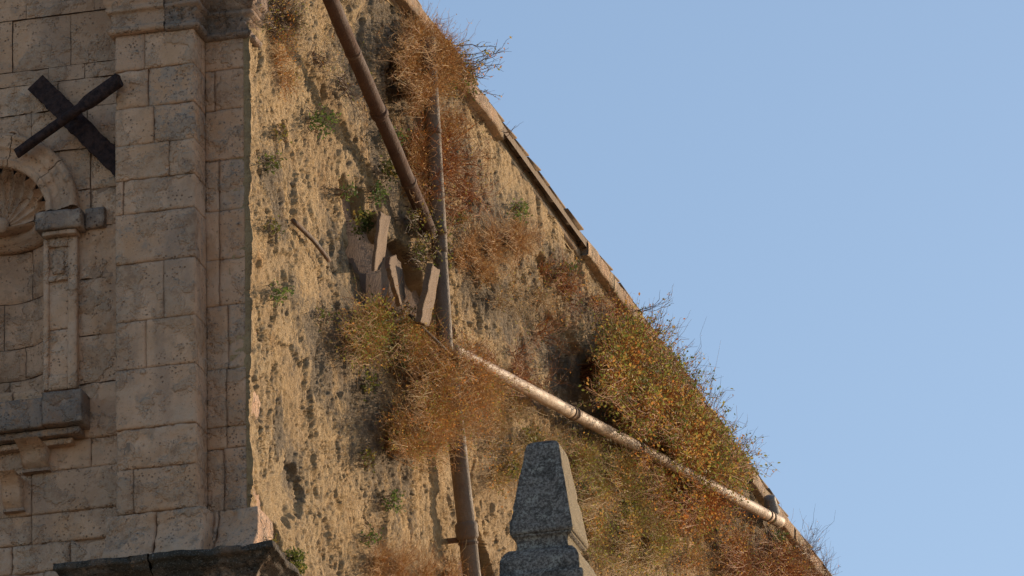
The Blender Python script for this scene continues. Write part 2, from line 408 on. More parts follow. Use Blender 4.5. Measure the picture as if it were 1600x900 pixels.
prow(337, 415, [(305, .008, .3, .33)], 6)
prow(415, 505, [(256, .0, .7, .0), (305, .0, .5, .08)], 7)
prow(505, 580, [(228, .0, .6, .1), (305, .0, .7, .02)], 8)
prow(580, 673, [(305, .008, .35, .12)], 9)
prow(673, 736, [(305, .028, .6, .15)], 10)
prow(736, 805, [(208, .01, .3, .3), (305, .014, .4, .18)], 11)
# margin between pilaster and corner
V, Fs = boxes([(PX1-.05, -.11, .03, .40, 0, ZT)])
mar = part('corner_margin', V, Fs, M_mortar, smooth=False, origin=(-.2, .1, ZC))
XM = PX1-.012
def mrow(yt, yb, splits, sd):
    z1, z0 = FZ(340, yt, 0), FZ(340, yb, 0)
    for i, (xe, ero, ti, li) in enumerate(splits):
        xa = XM if i == 0 else FX(splits[i-1][0], (yt+yb)/2, 0); xb = -.04 if i == len(splits)-1 else FX(xe, (yt+yb)/2, 0)
        block(mar, xa, xb, z0, z1, rs.uniform(-.002, .002), -.34, ero, ti, li, seed=sd+i*.41+.2)
mrow(50, 110, [(392, .0, .35, .05)], 21)
mrow(110, 172, [(335, .02, .3, .2), (392, .0, .15, .08)], 22)
mrow(172, 250, [(392, .014, .3, .42)], 23)
mrow(250, 330, [(342, .01, .5, .25), (392, .022, .2, .6)], 24)
mrow(330, 406, [(342, .0, .7, .0), (392, .02, .2, .35)], 25)
mrow(406, 478, [(342, .0, .6, .08), (392, .016, .6, .1)], 26)
mrow(478, 577, [(356, .01, .5, .25), (392, .022, .3, .6)], 27)
mrow(577, 668, [(354, .0, .4, .35), (392, .014, .4, .2)], 28)
mrow(668, 702, [(354, .006, .7, .05), (392, .01, .2, .5)], 29)
mrow(702, 800, [(350, .02, .5, .2), (392, .016, .2, .45)], 30)

# flared, crumbling base of pilaster and margin, then the mossy cornice that carries it
zb1, zb0 = FZ(180, 805, PD), FZ(180, 892, PD)
def flr(zt, zb, a): return lambda X, Zz: a*ss(0, 1, (zt-Zz)/(zt-zb))**1.6
base = part('pilaster_base', *boxes([(PX0-.02, PX1-.02, -.1, .4, zb0, zb1)]), M_mortar, smooth=False)
for i, (a, b, e) in enumerate([(-.07, .28, .05), (.28, .60, .045)]):
    block(base, PX0+a, PX0+b, zb0, zb1-.002, PD+.01, 0, e, .4, .38, seed=50+i, flare=flr(zb1, zb0, .12))
zm1, zm0 = FZ(340, 800, 0), zb0
for i, (a, b) in enumerate([(PX1+.02, -.22), (-.22, .05)]):
    block(base, a, b, zm0, zm1-.002, .05, -.3, .045, .4, .5, seed=54+i, flare=flr(zm1, zm0, .16))
cor = part('base_cornice', *boxes([(PX0-.2, .1, -.3, .38, zb0-.62, zb0-.02)]), M_moss, smooth=False)
def mould(parent, name, path, prof, mat, seed, ero=.01, orn=None, step=.02, tint=.5, lichen=.3, orn_z=None):
    """sweep profile [(projection, z)] along a plan path with mitred corners"""
    path = [np.array(p, float) for p in path]; nrm = []
    for a, b in zip(path[:-1], path[1:]):
        t = (b-a)/np.linalg.norm(b-a); nrm.append(np.array([t[1], -t[0]]))
    pts, offs = [], []
    for i, (a, b) in enumerate(zip(path[:-1], path[1:])):
        oa = nrm[i] if i == 0 else nrm[i-1]+nrm[i]; ob = nrm[i] if i == len(nrm)-1 else nrm[i]+nrm[i+1]
        n = max(2, int(np.linalg.norm(b-a)/step))
        for k in range(n+(1 if i == len(nrm)-1 else 0)):
            f = k/n; pts.append(a*(1-f)+b*f); offs.append((oa*(1-f)+ob*f, oa, ob, f, a, b))
    # exact sections: position at projection p runs between the two mitre points
    m = []
    for (p0, z0), (p1, z1) in zip(prof[:-1], prof[1:]):
        L = math.hypot(p1-p0, z1-z0); n = max(1, int(L/.014)); m += [(p0+(p1-p0)*k/n, z0+(z1-z0)*k/n) for k in range(n)]
    m.append(prof[-1]); V = []
    for (oo, oa, ob, f, a, b) in offs:
        for p, z in m:
            q = (a+oa*p)*(1-f)+(b+ob*p)*f; V.append((q[0], q[1], z))
    V = np.array(V); nn = fbm(V, 6, 4, 61+seed)-.5; n3_ = fbm(V, 24, 3, 62+seed)-.5
    O = np.array([o_[0] for o_ in offs]).repeat(len(m), 0)
    amp = ero*(nn*2+n3_*.9)-ero*1.2*ss(.58, .68, fbm(V, 8, 3, 63+seed))
    if orn:
        z0, z1 = orn; w_ = ss(z0, z0+.01, V[:, 2])*(1-ss(z1-.01, z1, V[:, 2])); amp = amp+w_*.025*(np.sin(V[:, 0]*85+np.sin(V[:, 2]*60)*1.5)*np.sin(V[:, 2]*75)+nn)
    V[:, :2] += O*amp[:, None]; V[:, 2] += ero*.6*nn
    o = part(name, V, gridf(len(offs), len(m)), mat, parent=parent); o['tint'] = tint; o['lichen'] = lichen; return o
zc = zb0
xcut = FX(228, 860, .6)
pr_b = [(-.1, zc+.004), (.24, zc-.004), (.31, zc-.022), (.315, zc-.065), (.28, zc-.075), (.27, zc-.10), (.20, zc-.14), (.14, zc-.21), (.12, zc-.26), (.06, zc-.30), (.05, zc-.40), (-.02, zc-.46), (-.02, zc-.60)]
P0, P1 = (PX0, .1), (PX0, -PD)
mould(cor, 'cornice_stone', [(PX0, .1), (PX0, -PD), (xcut-.004, -PD)], pr_b, M_moss, 1, .024, lichen=.5)
mould(cor, 'cornice_stone', [(xcut+.004, -PD), (-.02, -PD), (-.02, .36)], pr_b, M_moss, 2, .030, lichen=.5)

# capital and entablature running over the pilaster and round the corner
zA = FZ(180, 57, PD)
x257 = FX(257, 25, PD+.03)
ent = part('entablature', *boxes([(PX0+.03, PX1-.03, -PD+.04, .38, zA, ZT), (PX1-.03, -.11, .04, .38, zA, ZT)]), M_mortar, smooth=False)
zz = lambda a: zA+a/228.0
pr_a = [(-.06, zz(-.5)), (.03, zz(0)), (.045, zz(3)), (.045, zz(9)), (.02, zz(12)), (.022, zz(33)), (.05, zz(35)), (.052, zz(40)), (.042, zz(42)), (.065, zz(50)), (.065, zz(56)), (.085, zz(59)), (.10, zz(74)), (.12, zz(80)), (.12, zz(105)), (.16, zz(110)), (.2, zz(140)), (.2, zz(220))]
mould(ent, 'cornice_stone', [(PX0, .1), (PX0, -PD), (x257-.003, -PD)], pr_a, M_stone, 5, .004, lichen=.12, tint=.25)
pr_c = [(-.06, zz(-.5)), (.015, zz(-3)), (.04, zz(0)), (.045, zz(5)), (.02, zz(9)), (.02, zz(32)), (.045, zz(34)), (.05, zz(39)), (.03, zz(41)), (.055, zz(46)), (.058, zz(52)), (.08, zz(55)), (.085, zz(72)), (.11, zz(76)), (.12, zz(105)), (.16, zz(110)), (.2, zz(140)), (.2, zz(220))]
mould(ent, 'capital_stone', [(x257+.003, -PD), (PX1+.0, -PD), (PX1+.0, 0), (-.15, 0)], pr_c, M_stoned, 6, .009, orn=(zz(11), zz(31)), lichen=.4)
mould(ent, 'capital_stone', [(-.147, 0), (-.012, 0), (-.012, .22)], pr_c, M_stoned, 8, .012, orn=(zz(11), zz(31)), lichen=.4)

# ---- niche bay left of the pilaster
NCX, NCZ = FX(-10, 342, 0), FZ(-10, 342, 0); NR = 88/240.0; NR2 = 142/240.0
cutf = lambda x, z: (np.hypot(x-NCX, z-NCZ) < NR+.08) & (z >= NCZ-.02) | ((np.abs(x-NCX) < NR+.03) & (z < NCZ) & (z > FZ(0, 625, 0)))
Xg, Zg = np.meshgrid(np.linspace(NCX-1.6, PX0+.05, 130), np.linspace(ZC-2.6, ZT, 260), indexing='ij')
G = np.stack([Xg, Xg*0+.035, Zg], -1).reshape(-1, 3); Fg = gridf(130, 260); cc = G[Fg].mean(1); Fg = Fg[~cutf(cc[:, 0], cc[:, 2])]
bay = part('bay_wall', G, Fg, M_mortar, smooth=False, origin=(NCX, 0, ZC))
part('bay_wall_foot', *boxes([(-13, -.2, .035, .45, 0, ZC-2.6), (-13, NCX-1.6, .03, .06, ZC-2.6, ZT)]), M_mortar, smooth=False)
def brow(yt, yb, xs0, splits, sd, cut=True, d=0):
    z1, z0 = FZ(90, yt, 0), FZ(90, yb, 0); xa = FX(xs0, 400, 0)
    for i, (xe, ero, ti, li) in enumerate(splits):
        xb = FX(xe, 400, 0) if xe < 190 else PX0+.04
        block(bay, xa, xb, z0, z1, d+rs.uniform(-.004, .004), -.1, ero, ti, li, seed=sd+i*.43, right=False, cut=cutf if cut else None)
        xa = xb
brow(-60, -35, -60, [(60, 0, .5, .1), (200, 0, .4, .1)], 58)
brow(-35, 3, -60, [(100, 0, .7, .1), (200, 0, .4, .15)], 60)
brow(3, 24, -60, [(40, 0, .5, .1), (148, 0, .8, .05), (200, 0, .4, .15)], 61, d=.012)
brow(24, 104, -60, [(18, 0, .5, .1), (110, .004, .6, .05), (200, .004, .5, .1)], 62)
brow(104, 127, -60, [(75, .01, .5, .1), (132, 0, .6, .15), (200, .0, .5, .1)], 63)
brow(127, 172, -60, [(90, .035, .9, .0), (200, .012, .5, .1)], 64)
brow(172, 236, -60, [(48, .008, .3, .35), (136, .006, .5, .2), (200, .01, .6, .1)], 65)
brow(236, 300, -60, [(140, .01, .3, .3), (200, .045, 1, .0)], 66, d=-.01)
brow(300, 360, -60, [(140, .01, .3, .3), (200, .05, 1, .0)], 67, d=-.01)
brow(360, 440, 75, [(200, .035, .8, .05)], 68, d=-.005)
brow(440, 530, 75, [(200, .028, .5, .15)], 69)
brow(530, 604, 75, [(200, .02, .4, .1)], 70)
brow(604, 690, -60, [(20, .01, .4, .2), (200, .02, .5, .1)], 71, cut=False)
brow(690, 735, -60, [(38, .01, .5, .1), (142, .012, .7, .0), (200, .005, .4, .1)], 72, cut=False)
brow(735, 800, -60, [(50, .012, .5, .1), (200, .0, .45, .02)], 73, cut=False)
brow(800, 846, -60, [(50, .02, .6, .1), (200, .006, .6, .05)], 74, cut=False)
brow(846, 890, -60, [(20, .03, .6, .1), (110, .035, .7, .1), (200, .04, .6, .15)], 75, cut=False)
brow(890, 945, -60, [(70, .03, .5, .1), (200, .02, .5, .1)], 76, cut=False)
brow(945, 1010, -60, [(70, .0, .5, .1), (200, .0, .5, .1)], 77, cut=False)

niche = part('niche', *boxes([(NCX-NR-.1, NCX+NR+.1, NR+.09, NR+.12, FZ(0, 640, 0), NCZ+NR+.1)]), M_mortar, smooth=False, origin=(NCX, 0, NCZ))
# scallop shell in the half dome
na, ntt = 190, 34; a = np.linspace(0, math.pi, na); t = np.linspace(.10, 1, ntt)*math.pi/2
A, T = np.meshgrid(a, t, indexing='ij'); ribs = 11
rib = np.abs(np.cos(A*ribs)); rib = 1-(1-rib)**1.0
Rr = NR*(1.03-.20*(1-np.abs(np.sin(A*ribs))**.8)*np.sin(T)**.7)
dx = np.sin(T)*np.cos(A); dz = np.sin(T)*np.sin(A); dy = np.cos(T)
sc = 1+.04*np.abs(np.sin(A*ribs))*ss(1.2, 1.57, T)
V = np.stack([NCX+Rr*dx*sc, .0+Rr*dy*.5, NCZ+Rr*dz*sc], -1).reshape(-1, 3); V[:, 1] += (fbm(V, 18, 3, 3)-.5)*.018
o = part('shell', V, gridf(na, ntt), M_stone, parent=niche); o['tint'] = .6; o['lichen'] = .0
u_, v_ = np.meshgrid(np.linspace(0, 2*math.pi, 20), np.linspace(0, math.pi, 12), indexing='ij')
V = np.stack([NCX+.05*np.cos(u_)*np.sin(v_), NR*.47+.03*np.sin(u_)*np.sin(v_), NCZ+.02+.055*np.cos(v_)], -1).reshape(-1, 3)
part('shell_boss', V, gridf(20, 12), M_stone, parent=niche)
q_ = np.linspace(0, math.pi, 40); V = np.array([(NCX+rr_*math.cos(q), rr_*math.sin(q)*e_, NCZ-.004-dz_) for q in q_ for rr_, e_, dz_ in ((NR*1.0, .42, 0), (NR*1.0, .48, .012), (NR*1.0, 1.0, .012))])
part('shell_base', V, gridf(40, 3), M_stone, parent=niche)
# rolled lip under the shell, following the curve of the niche
b = np.linspace(0, math.pi, 60); prof = [(0, .05), (.05, .045), (.085, .02), (.095, -.015), (.08, -.045), (.055, -.055), (.05, -.075), (.025, -.085), (0, -.085)]
V = np.array([(NCX+(NR-p)*math.cos(q), .0+(NR-p)*math.sin(q), NCZ-.03+z) for q in b for p, z in prof]); V += ((fbm(V, 12, 3, 5)-.5)*.012)[:, None]
o = part('lip_moulding', V, gridf(60, len(prof)), M_stone, parent=niche); o['tint'] = .3; o['lichen'] = .15
# curved stones of the niche wall
zn = [NCZ-.10]+[FZ(30, v, 0) for v in (440, 512, 562, 625)]
cuts = [[0, 1.15, 2.2, math.pi], [0, .75, 1.7, 2.5, math.pi], [0, 1.3, 2.3, math.pi], [0, .6, 1.6, 2.6, math.pi]]
for r_ in range(4):
    for qa, qb in zip(cuts[r_][:-1], cuts[r_][1:]):
        n = max(6, int((qb-qa)*NR/.018)); m = 16; Q, Zq = np.meshgrid(np.linspace(qa+.008, qb-.008, n), np.linspace(zn[r_+1]+.003, zn[r_]-.003, m), indexing='ij')
        e = np.minimum(np.minimum(Q-qa, qb-Q)*NR, np.minimum(zn[r_]-Zq, Zq-zn[r_+1])); P = np.stack([NR*Q, Zq, Q*0], -1)
        rad = NR+.02*(1-ss(0, .016, e))+(fbm(P, 8, 4, 6+r_)-.5)*.018+.01*ss(.6, .68, fbm(P, 12, 3, 7))
        V = np.stack([NCX+rad*np.cos(Q), rad*np.sin(Q), Zq], -1).reshape(-1, 3)
        o = part('stone_block', V, gridf(n, m), M_stone, parent=niche); o['tint'] = float(rs.uniform(.5, 1)); o['lichen'] = .0
V = np.array([(NCX+(NR+.03)*math.cos(q), (NR+.03)*math.sin(q), z) for q in b for z in (zn[-1], NCZ)])
part('niche_backing', V, gridf(60, 2), M_mortar, parent=niche)
# archivolt
prof = [(NR-.005, -.02), (NR, .02), (NR+.045, .045), (NR+.05, .030), (NR+.11, .035), (NR+.118, .055), (NR+.17, .06), (NR+.18, .075), (NR2-.02, .08), (NR2, .06), (NR2+.004, -.02)]
m = []
for (p0, z0), (p1, z1) in zip(prof[:-1], prof[1:]):
    n = max(1, int(math.hypot(p1-p0, z1-z0)/.012)); m += [(p0+(p1-p0)*k/n, z0+(z1-z0)*k/n) for k in range(n)]
m.append(prof[-1])
arcs = [(0, .62), (.62, 1.3), (1.3, 1.84), (1.84, 2.5), (2.5, math.pi)]
for i, (qa, qb) in enumerate(arcs):
    n = int((qb-qa)*NR2/.018)
    V = np.array([(NCX+p*math.cos(q), -z, NCZ+p*math.sin(q)) for q in np.linspace(qa+.006, qb-.006, n) for p, z in m])
    V[:, 1] += (fbm(V, 10, 4, 15)-.4)*.022+.02*ss(.58, .66, fbm(V, 7, 3, 16)); 
    o = part('arch_stone', V, gridf(n, len(m)), M_stone, parent=niche); o['tint'] = float(rs.uniform(.4, .8)); o['lichen'] = float(rs.uniform(.05, .25))
# impost blocks and jambs, either side of the niche
for sgn in (1, -1):
    a0, a1 = NR-.04, NR+.245
    zi1, zi0 = FZ(105, 328, .1), FZ(105, 357, .1)
    def bx(x0, x1, z0, z1, d, bk, **k):
        x0, x1 = (NCX+x0, NCX+x1) if sgn > 0 else (NCX-x1, NCX-x0); return block(niche, x0, x1, z0, z1, d, bk, **k)
    bx(a0, a1+.03, zi0, zi1, .13, -.05, ero=.022, tint=.1, lichen=.65, mat=M_stoned, name='impost', seed=81+sgn)
    bx(a1+.03, a1+.17, zi0+.01, zi1+.02, .05, -.05, ero=.03, tint=.2, lichen=.6, mat=M_stoned, name='impost', seed=84+sgn)
    bx(NR+.0, a1-.01, zi0-.035, zi0-.002, .10, -.05, ero=.004, tint=.4, lichen=.2, name='impost_fillet', seed=86+sgn)
    zj1, zj0 = zi0-.037, FZ(105, 606, .05)
    jw0, jw1 = NR-.005, NR+.225
    for (za_, zb_) in ((1.0, .81), (.81, .40), (.40, 0.0)):
        z1_, z0_ = zj0+(zj1-zj0)*za_, zj0+(zj1-zj0)*zb_
        bx(jw0, jw1, z0_, z1_, .030, -.05, ero=.006, tint=.7, lichen=.05, name='jamb_stone', seed=int(88+za_*9)+sgn)
    fr = [(jw0, jw0+.035, zj0, zj1), (jw1-.06, jw1, zj0, zj1), (jw0+.035, jw1-.06, zj1-.06, zj1), (jw0+.035, jw1-.06, zj0, zj0+.10), (jw0+.035, jw1-.06, zj1-.30, zj1-.27)]
    for i, (x0, x1, z0, z1) in enumerate(fr): bx(x0-.004, x1+.004, z0-.004, z1+.004, .052, .0, ero=.004, tint=.6, lichen=.08, name='panel_frame', seed=95+i, rnd=.006)
    bx(jw0+.06, jw1-.085, zj1-.25, zj1-.085, .045, .0, ero=.008, tint=.5, lichen=.2, name='raised_panel', seed=103)
# sill course with its mouldings and scroll brackets
zs1, zs0 = FZ(100, 612, .16), FZ(100, 663, .16)
XS1 = FX(137, 640, .2)-.045
block(bay, FX(65, 640, .2), XS1, zs0, zs1, .20, 0, .012, .2, .5, mat=M_stoned, seed=110, name='sill_stone')
block(bay, NCX-NR2-.1, FX(65, 640, .2), zs0, zs1-.02, .17, 0, .012, .2, .5, mat=M_stoned, seed=111, name='sill_stone')
block(bay, NCX-NR2-.1, XS1-.03, zs0-.055, zs0-.003, .13, 0, .016, .3, .3, mat=M_stoned, seed=113, name='sill_moulding')
block(bay, NCX-NR2-.1, XS1-.10, zs0-.10, zs0-.057, .07, 0, .01, .4, .2, mat=M_stone, seed=114, name='sill_moulding')
def bracket(x0, x1, zt_, zb_, d0, d1, seed):
    prof = []
    for k in range(15):
        f = k/14; prof.append((d0+(d1-d0)*(f**.6)-.02*math.sin(f*math.pi*2), zt_+(zb_-zt_)*f))
    n = 8; V = np.array([(x0+(x1-x0)*i/(n-1), -p, z) for i in range(n) for p, z in prof]); V2 = V.copy(); V2[:, 1] = .02
    V += ((fbm(V, 14, 3, seed)-.5)*.012)[:, None]; Fs = [tuple(f) for f in gridf(n, 15)]
    nv = len(V); edge = [list(range((n-1)*15, n*15)), list(range(0, 15))]
    VV = list(map(tuple, V)); 
    for e in edge:
        q = len(VV); VV += [(V[i][0], .02, V[i][2]) for i in e]
        Fs += [(e[k], e[k+1], q+k+1, q+k) for k in range(14)]
    q = len(VV); VV += [(x0-.01, -d1-.02, zb_), (x1+.01, -d1-.02, zb_), (x1+.01, .02, zb_), (x0-.01, .02, zb_), (x0-.01, -d1-.02, zb_-.02), (x1+.01, -d1-.02, zb_-.02), (x1+.01, .02, zb_-.02), (x0-.01, .02, zb_-.02)]
    Fs += [(q, q+1, q+2, q+3), (q+4, q+5, q+6, q+7), (q, q+4, q+5, q+1), (q+1, q+5, q+6, q+2)]
    o = part('scroll_bracket', np.array(VV), Fs, M_stone, parent=bay); o['tint'] = .5; o['lichen'] = .1
bracket(FX(33, 710, .1), FX(72, 710, .1), zs0-.10, FZ(50, 734, .03), .26, .03, 3)
bracket(FX(2, 770, .1), FX(30, 770, .1), FZ(20, 742, .1), FZ(20, 795, .03), .20, .02, 4)
bracket(FX(-60, 710, .1), FX(-20, 710, .1), zs0-.10, FZ(-50, 745, .03), .16, .03, 5)

# ------------------------------------------------------------ tubes and leaves
def tubes(Pl, Rd, sides=3):
    """Pl (N,K,3) polylines, Rd (N,K) radii -> verts, faces"""
    N, K, _ = Pl.shape; d = np.gradient(Pl, axis=1); d /= np.linalg.norm(d, axis=2, keepdims=True)+1e-9
    ref = np.where(np.abs(d[:, :1, 2:3]) < .9, np.array([0, 0, 1.0]), np.array([0, 1.0, 0])); ref = np.broadcast_to(ref, d.shape)
    a = np.cross(d, ref); a /= np.linalg.norm(a, axis=2, keepdims=True)+1e-9; b = np.cross(d, a)
    ang = np.arange(sides)*2*math.pi/sides
    V = Pl[:, :, None, :]+Rd[:, :, None, None]*(a[:, :, None, :]*np.cos(ang)[:, None]+b[:, :, None, :]*np.sin(ang)[:, None])
    i, k, s_ = np.meshgrid(np.arange(N), np.arange(K-1), np.arange(sides), indexing='ij'); s2 = (s_+1) % sides
    bse = lambda kk, ssx: (i*K+kk)*sides+ssx
    Fs = np.stack([bse(k, s_), bse(k, s2), bse(k+1, s2), bse(k+1, s_)], -1).reshape(-1, 4)
    return V.reshape(-1, 3), Fs
def leafmesh(C, size, g, asp=.55, dirs=None):
    n = len(C); d = g.normal(size=(n, 3)) if dirs is None else dirs+g.normal(size=(n, 3))*.55
    d /= np.linalg.norm(d, axis=1, keepdims=True); e = np.cross(d, g.normal(size=(n, 3))); e /= np.linalg.norm(e, axis=1, keepdims=True)+1e-9
    nn = np.cross(d, e); L = (size*g.uniform(.6, 1.4, n))[:, None]
    V = np.stack([C, C+d*L*.5+e*L*asp*.5+nn*L*.08, C+d*L, C+d*L*.5-e*L*asp*.5+nn*L*.08], 1).reshape(-1, 3)
    return V, np.arange(4*n).reshape(n, 4), np.repeat(g.random(n), 4)
def leaf_mat(name, stops, trans=.45):
    s = NT(name); r_ = s.attr('rnd'); cr = s.n('ShaderNodeValToRGB'); s.l(r_, cr.inputs[0]); el = cr.color_ramp.elements
    el[0].position = 0; el[0].color = (*stops[0][1], 1); el[1].position = stops[1][0]; el[1].color = (*stops[1][1], 1)
    for p, c_ in stops[2:]: e = el.new(p); e.color = (*c_, 1)
    s.l(cr.outputs[0], s.b.inputs['Base Color']); s.b.inputs['Roughness'].default_value = .6
    tr = s.n('ShaderNodeBsdfTranslucent'); s.l(cr.outputs[0], tr.inputs[0]); mx = s.n('ShaderNodeMixShader'); mx.inputs[0].default_value = trans
    s.l(s.b.outputs[0], mx.inputs[1]); s.l(tr.outputs[0], mx.inputs[2]); s.l(mx.outputs[0], s.t.nodes['Material Output'].inputs[0]); return s.m
M_dry = leaf_mat('dry_red_stems', [(0, (.42, .21, .085)), (.5, (.60, .36, .15)), (.8, (.68, .48, .24)), (1, (.72, .58, .34))], .42)
M_red = leaf_mat('red_brown_stems', [(0, (.26, .095, .04)), (.5, (.46, .20, .075)), (1, (.60, .32, .13))], .35)
M_straw = leaf_mat('straw_stems', [(0, (.36, .22, .09)), (.5, (.50, .33, .14)), (1, (.60, .45, .24))], .35)
M_twig = leaf_mat('grey_brown_twigs', [(0, (.10, .06, .04)), (.5, (.17, .10, .065)), (1, (.26, .17, .11))], 0.05)
M_lgreen = leaf_mat('olive_leaves', [(0, (.06, .085, .02)), (.4, (.12, .15, .035)), (.75, (.22, .20, .05)), (1, (.36, .22, .06))])
M_lautumn = leaf_mat('autumn_leaves', [(0, (.10, .14, .03)), (.34, (.25, .26, .06)), (.52, (.56, .36, .10)), (.76, (.66, .30, .08)), (1, (.50, .17, .055))])
M_lbig = leaf_mat('turning_leaves', [(0, (.09, .13, .03)), (.35, (.21, .24, .055)), (.58, (.38, .34, .09)), (.78, (.58, .34, .10)), (1, (.52, .20, .06))])
M_lgrn = leaf_mat('fresh_green_leaves', [(0, (.05, .09, .025)), (.5, (.10, .16, .04)), (1, (.19, .24, .07))])

def inpoly(px, py, poly):
    ins = np.zeros(len(px), bool); n = len(poly)
    for i in range(n):
        x1, y1 = poly[i]; x2, y2 = poly[(i+1) % n]
        c = ((y1 > py) != (y2 > py)) & (px < (x2-x1)*(py-y1)/(y2-y1+1e-9)+x1); ins ^= c
    return ins
def samp(poly, n, g):
    p = np.array(poly, float); out = np.zeros((0, 2))
    while len(out) < n:
        q = p.min(0)+g.random((n*2, 2))*(p.max(0)-p.min(0)); out = np.concatenate([out, q[inpoly(q[:, 0], q[:, 1], poly)]])
    return out[:n]
def eave_x(py): return 640+py*(965-640)/450.0
def plant(name, label, cat, roots, poly, nstem, stem_mat, leaf=None, leaf_mat_=None, nleaf=0, lsize=.03, offr=(.03, .35), rad=.0035, ntwig=4, twl=.12, seed=0, lift=.10, group=None, spray=0, stubs=.03, curl=.05, up_=.15, fray=1.0):
    g = np.random.default_rng(seed+100)
    T2 = samp(poly, nstem, g); ctr_ = T2.mean(0); sz_ = T2.std(0).mean(); T2 = T2+g.normal(size=(nstem, 2))*sz_*.42*(g.random((nstem, 1)) < .55)*np.clip(fray, 0, 2); rts = np.array([S(a, b_, 0.0) for a, b_ in roots])
    for q in rts: q[0] = wall_d(q[1], q[2])-.01
    over = np.maximum(0, T2[:, 0]-eave_x(T2[:, 1]))
    off = g.uniform(0, 1, nstem)**1.3*(offr[1]-offr[0])+offr[0]; off = np.maximum(off, over/215.0+.04)
    T = np.array([S(a, b_, o_) for (a, b_), o_ in zip(T2, off)])
    # nearest root (with some shuffling)
    rp = np.array(roots, float); dd = np.hypot(T2[:, None, 0]-rp[None, :, 0], T2[:, None, 1]-rp[None, :, 1])*g.uniform(.7, 1.3, (nstem, len(roots)))
    ri = dd.argmin(1); A = rts[ri]+g.normal(size=(nstem, 3))*np.array([.004, .05, .035])
    L = np.linalg.norm(T-A, axis=1)
    Mx = (A+T)/2+np.stack([L*lift+.02, g.normal(size=nstem)*.03, L*g.uniform(-.10, .12, nstem)-up_*L*.5], -1)
    K = 8; f = np.linspace(0, 1, K)[None, :, None]
    Pl = A[:, None]*(1-f)**2+2*Mx[:, None]*f*(1-f)+T[:, None]*f**2
    jit = g.normal(size=(nstem, K, 3))*curl*L[:, None, None]*.35; jit[:, 0] = 0; Pl = Pl+jit
    Rd = rad*(1-.75*np.linspace(0, 1, K))[None, :]*g.uniform(.7, 1.5, nstem)[:, None]
    root0 = rts.mean(0); V, Fs = tubes(Pl, Rd); rn = np.repeat(g.random(nstem), K*3)
    # side twigs
    tw_all = [Pl]
    if ntwig:
        N2 = nstem*ntwig; ii = np.repeat(np.arange(nstem), ntwig); ff = g.uniform(.3, 1, N2); kk = np.clip((ff*(K-1)).astype(int), 0, K-2); fr = (ff*(K-1)-kk)[:, None]
        B = Pl[ii, kk]*(1-fr)+Pl[ii, kk+1]*fr; d = Pl[ii, kk+1]-Pl[ii, kk]; d /= np.linalg.norm(d, axis=1, keepdims=True)+1e-9
        d2 = d+g.normal(size=(N2, 3))*.55+np.array([.15, 0, up_]); d2 /= np.linalg.norm(d2, axis=1, keepdims=True); ll = g.uniform(.4, 1.3, N2)*twl*np.where(g.random(N2) < .12, 1.9, 1.0)
        K2 = 4; f2 = np.linspace(0, 1, K2)[None, :, None]; Q = B[:, None]+d2[:, None]*f2*ll[:, None, None]+np.array([0, 0, 1.0])*(f2**2)*(ll*g.uniform(-.2, .35, N2))[:, None, None]
        Q[:, 1:] += g.normal(size=(N2, K2-1, 3))*.08*ll[:, None, None]*.6
        # keep the twigs of the branches out of the plaster
        Q[..., 0] = np.maximum(Q[..., 0], .0)
        V2, F2 = tubes(Q, rad*.55*(1-.6*np.linspace(0, 1, K2))[None, :]*np.ones((N2, 1)))
        Fs = np.concatenate([Fs, F2+len(V)]); V = np.concatenate([V, V2]); rn = np.concatenate([rn, np.repeat(g.random(N2), K2*3)]); tw_all.append(Q)
    th = empty(name, root0, label, cat, group)
    o = mesh('stems', V, Fs, stem_mat, th, origin=root0, attrs={'rnd': rn}); o['kind'] = 'stuff'
    if nleaf:
        C = []
        src = tw_all[-1]; n_, k_, _ = src.shape; a_ = g.integers(0, n_, nleaf); b_ = g.uniform(.2, 1, nleaf)*(k_-1); k0 = np.clip(b_.astype(int), 0, k_-2); fr = (b_-k0)[:, None]
        C = src[a_, k0]*(1-fr)+src[a_, k0+1]*fr+g.normal(size=(nleaf, 3))*lsize*.5; C[:, 0] = np.maximum(C[:, 0], .005)
        V, Fs, rn = leafmesh(C, lsize, g); lump = fbm(C, 4.5, 3, seed)
        rn = np.clip(rn*.55+np.repeat(ss(.3, .7, lump), 4)*.6-.08, 0, 1)
        o = mesh('leaves', V, Fs, leaf_mat_, th, origin=root0, smooth=False, attrs={'rnd': rn}); o['kind'] = 'stuff'
    return th

B = plant
B('dry_shrub', 'dense rust red dry shrub near the top, spilling past the eave', 'shrub', [(638, 95), (640, 60), (655, 135), (672, 80)], [(612, 60), (640, 30), (690, 38), (725, 72), (740, 118), (700, 150), (672, 150), (655, 178), (640, 160), (618, 125)], 900, M_dry, nleaf=3500, lsize=.012, leaf_mat_=M_dry, offr=(.03, .30), rad=.0026, ntwig=6, twl=.10, seed=1)
B('twiggy_shrub', 'thin dark branches with tiny leaves reaching farthest out into the blue sky at the top', 'shrub', [(690, 85), (705, 110), (668, 60)], [(715, 85), (745, 40), (775, 62), (798, 76), (795, 92), (785, 135), (765, 152), (735, 130)], 16, M_twig, nleaf=170, lsize=.022, leaf_mat_=M_lautumn, offr=(.15, .40), rad=.0045, ntwig=5, twl=.12, seed=2, up_=.2)
B('green_shrub', 'small olive green shrub beside the top of the rust red one, just under the eave', 'shrub', [(722, 110), (700, 118)], [(690, 110), (730, 100), (752, 135), (745, 152), (715, 150), (690, 140)], 50, M_red, nleaf=500, lsize=.022, leaf_mat_=M_lgreen, offr=(.02, .18), rad=.003, ntwig=5, twl=.08, seed=3)
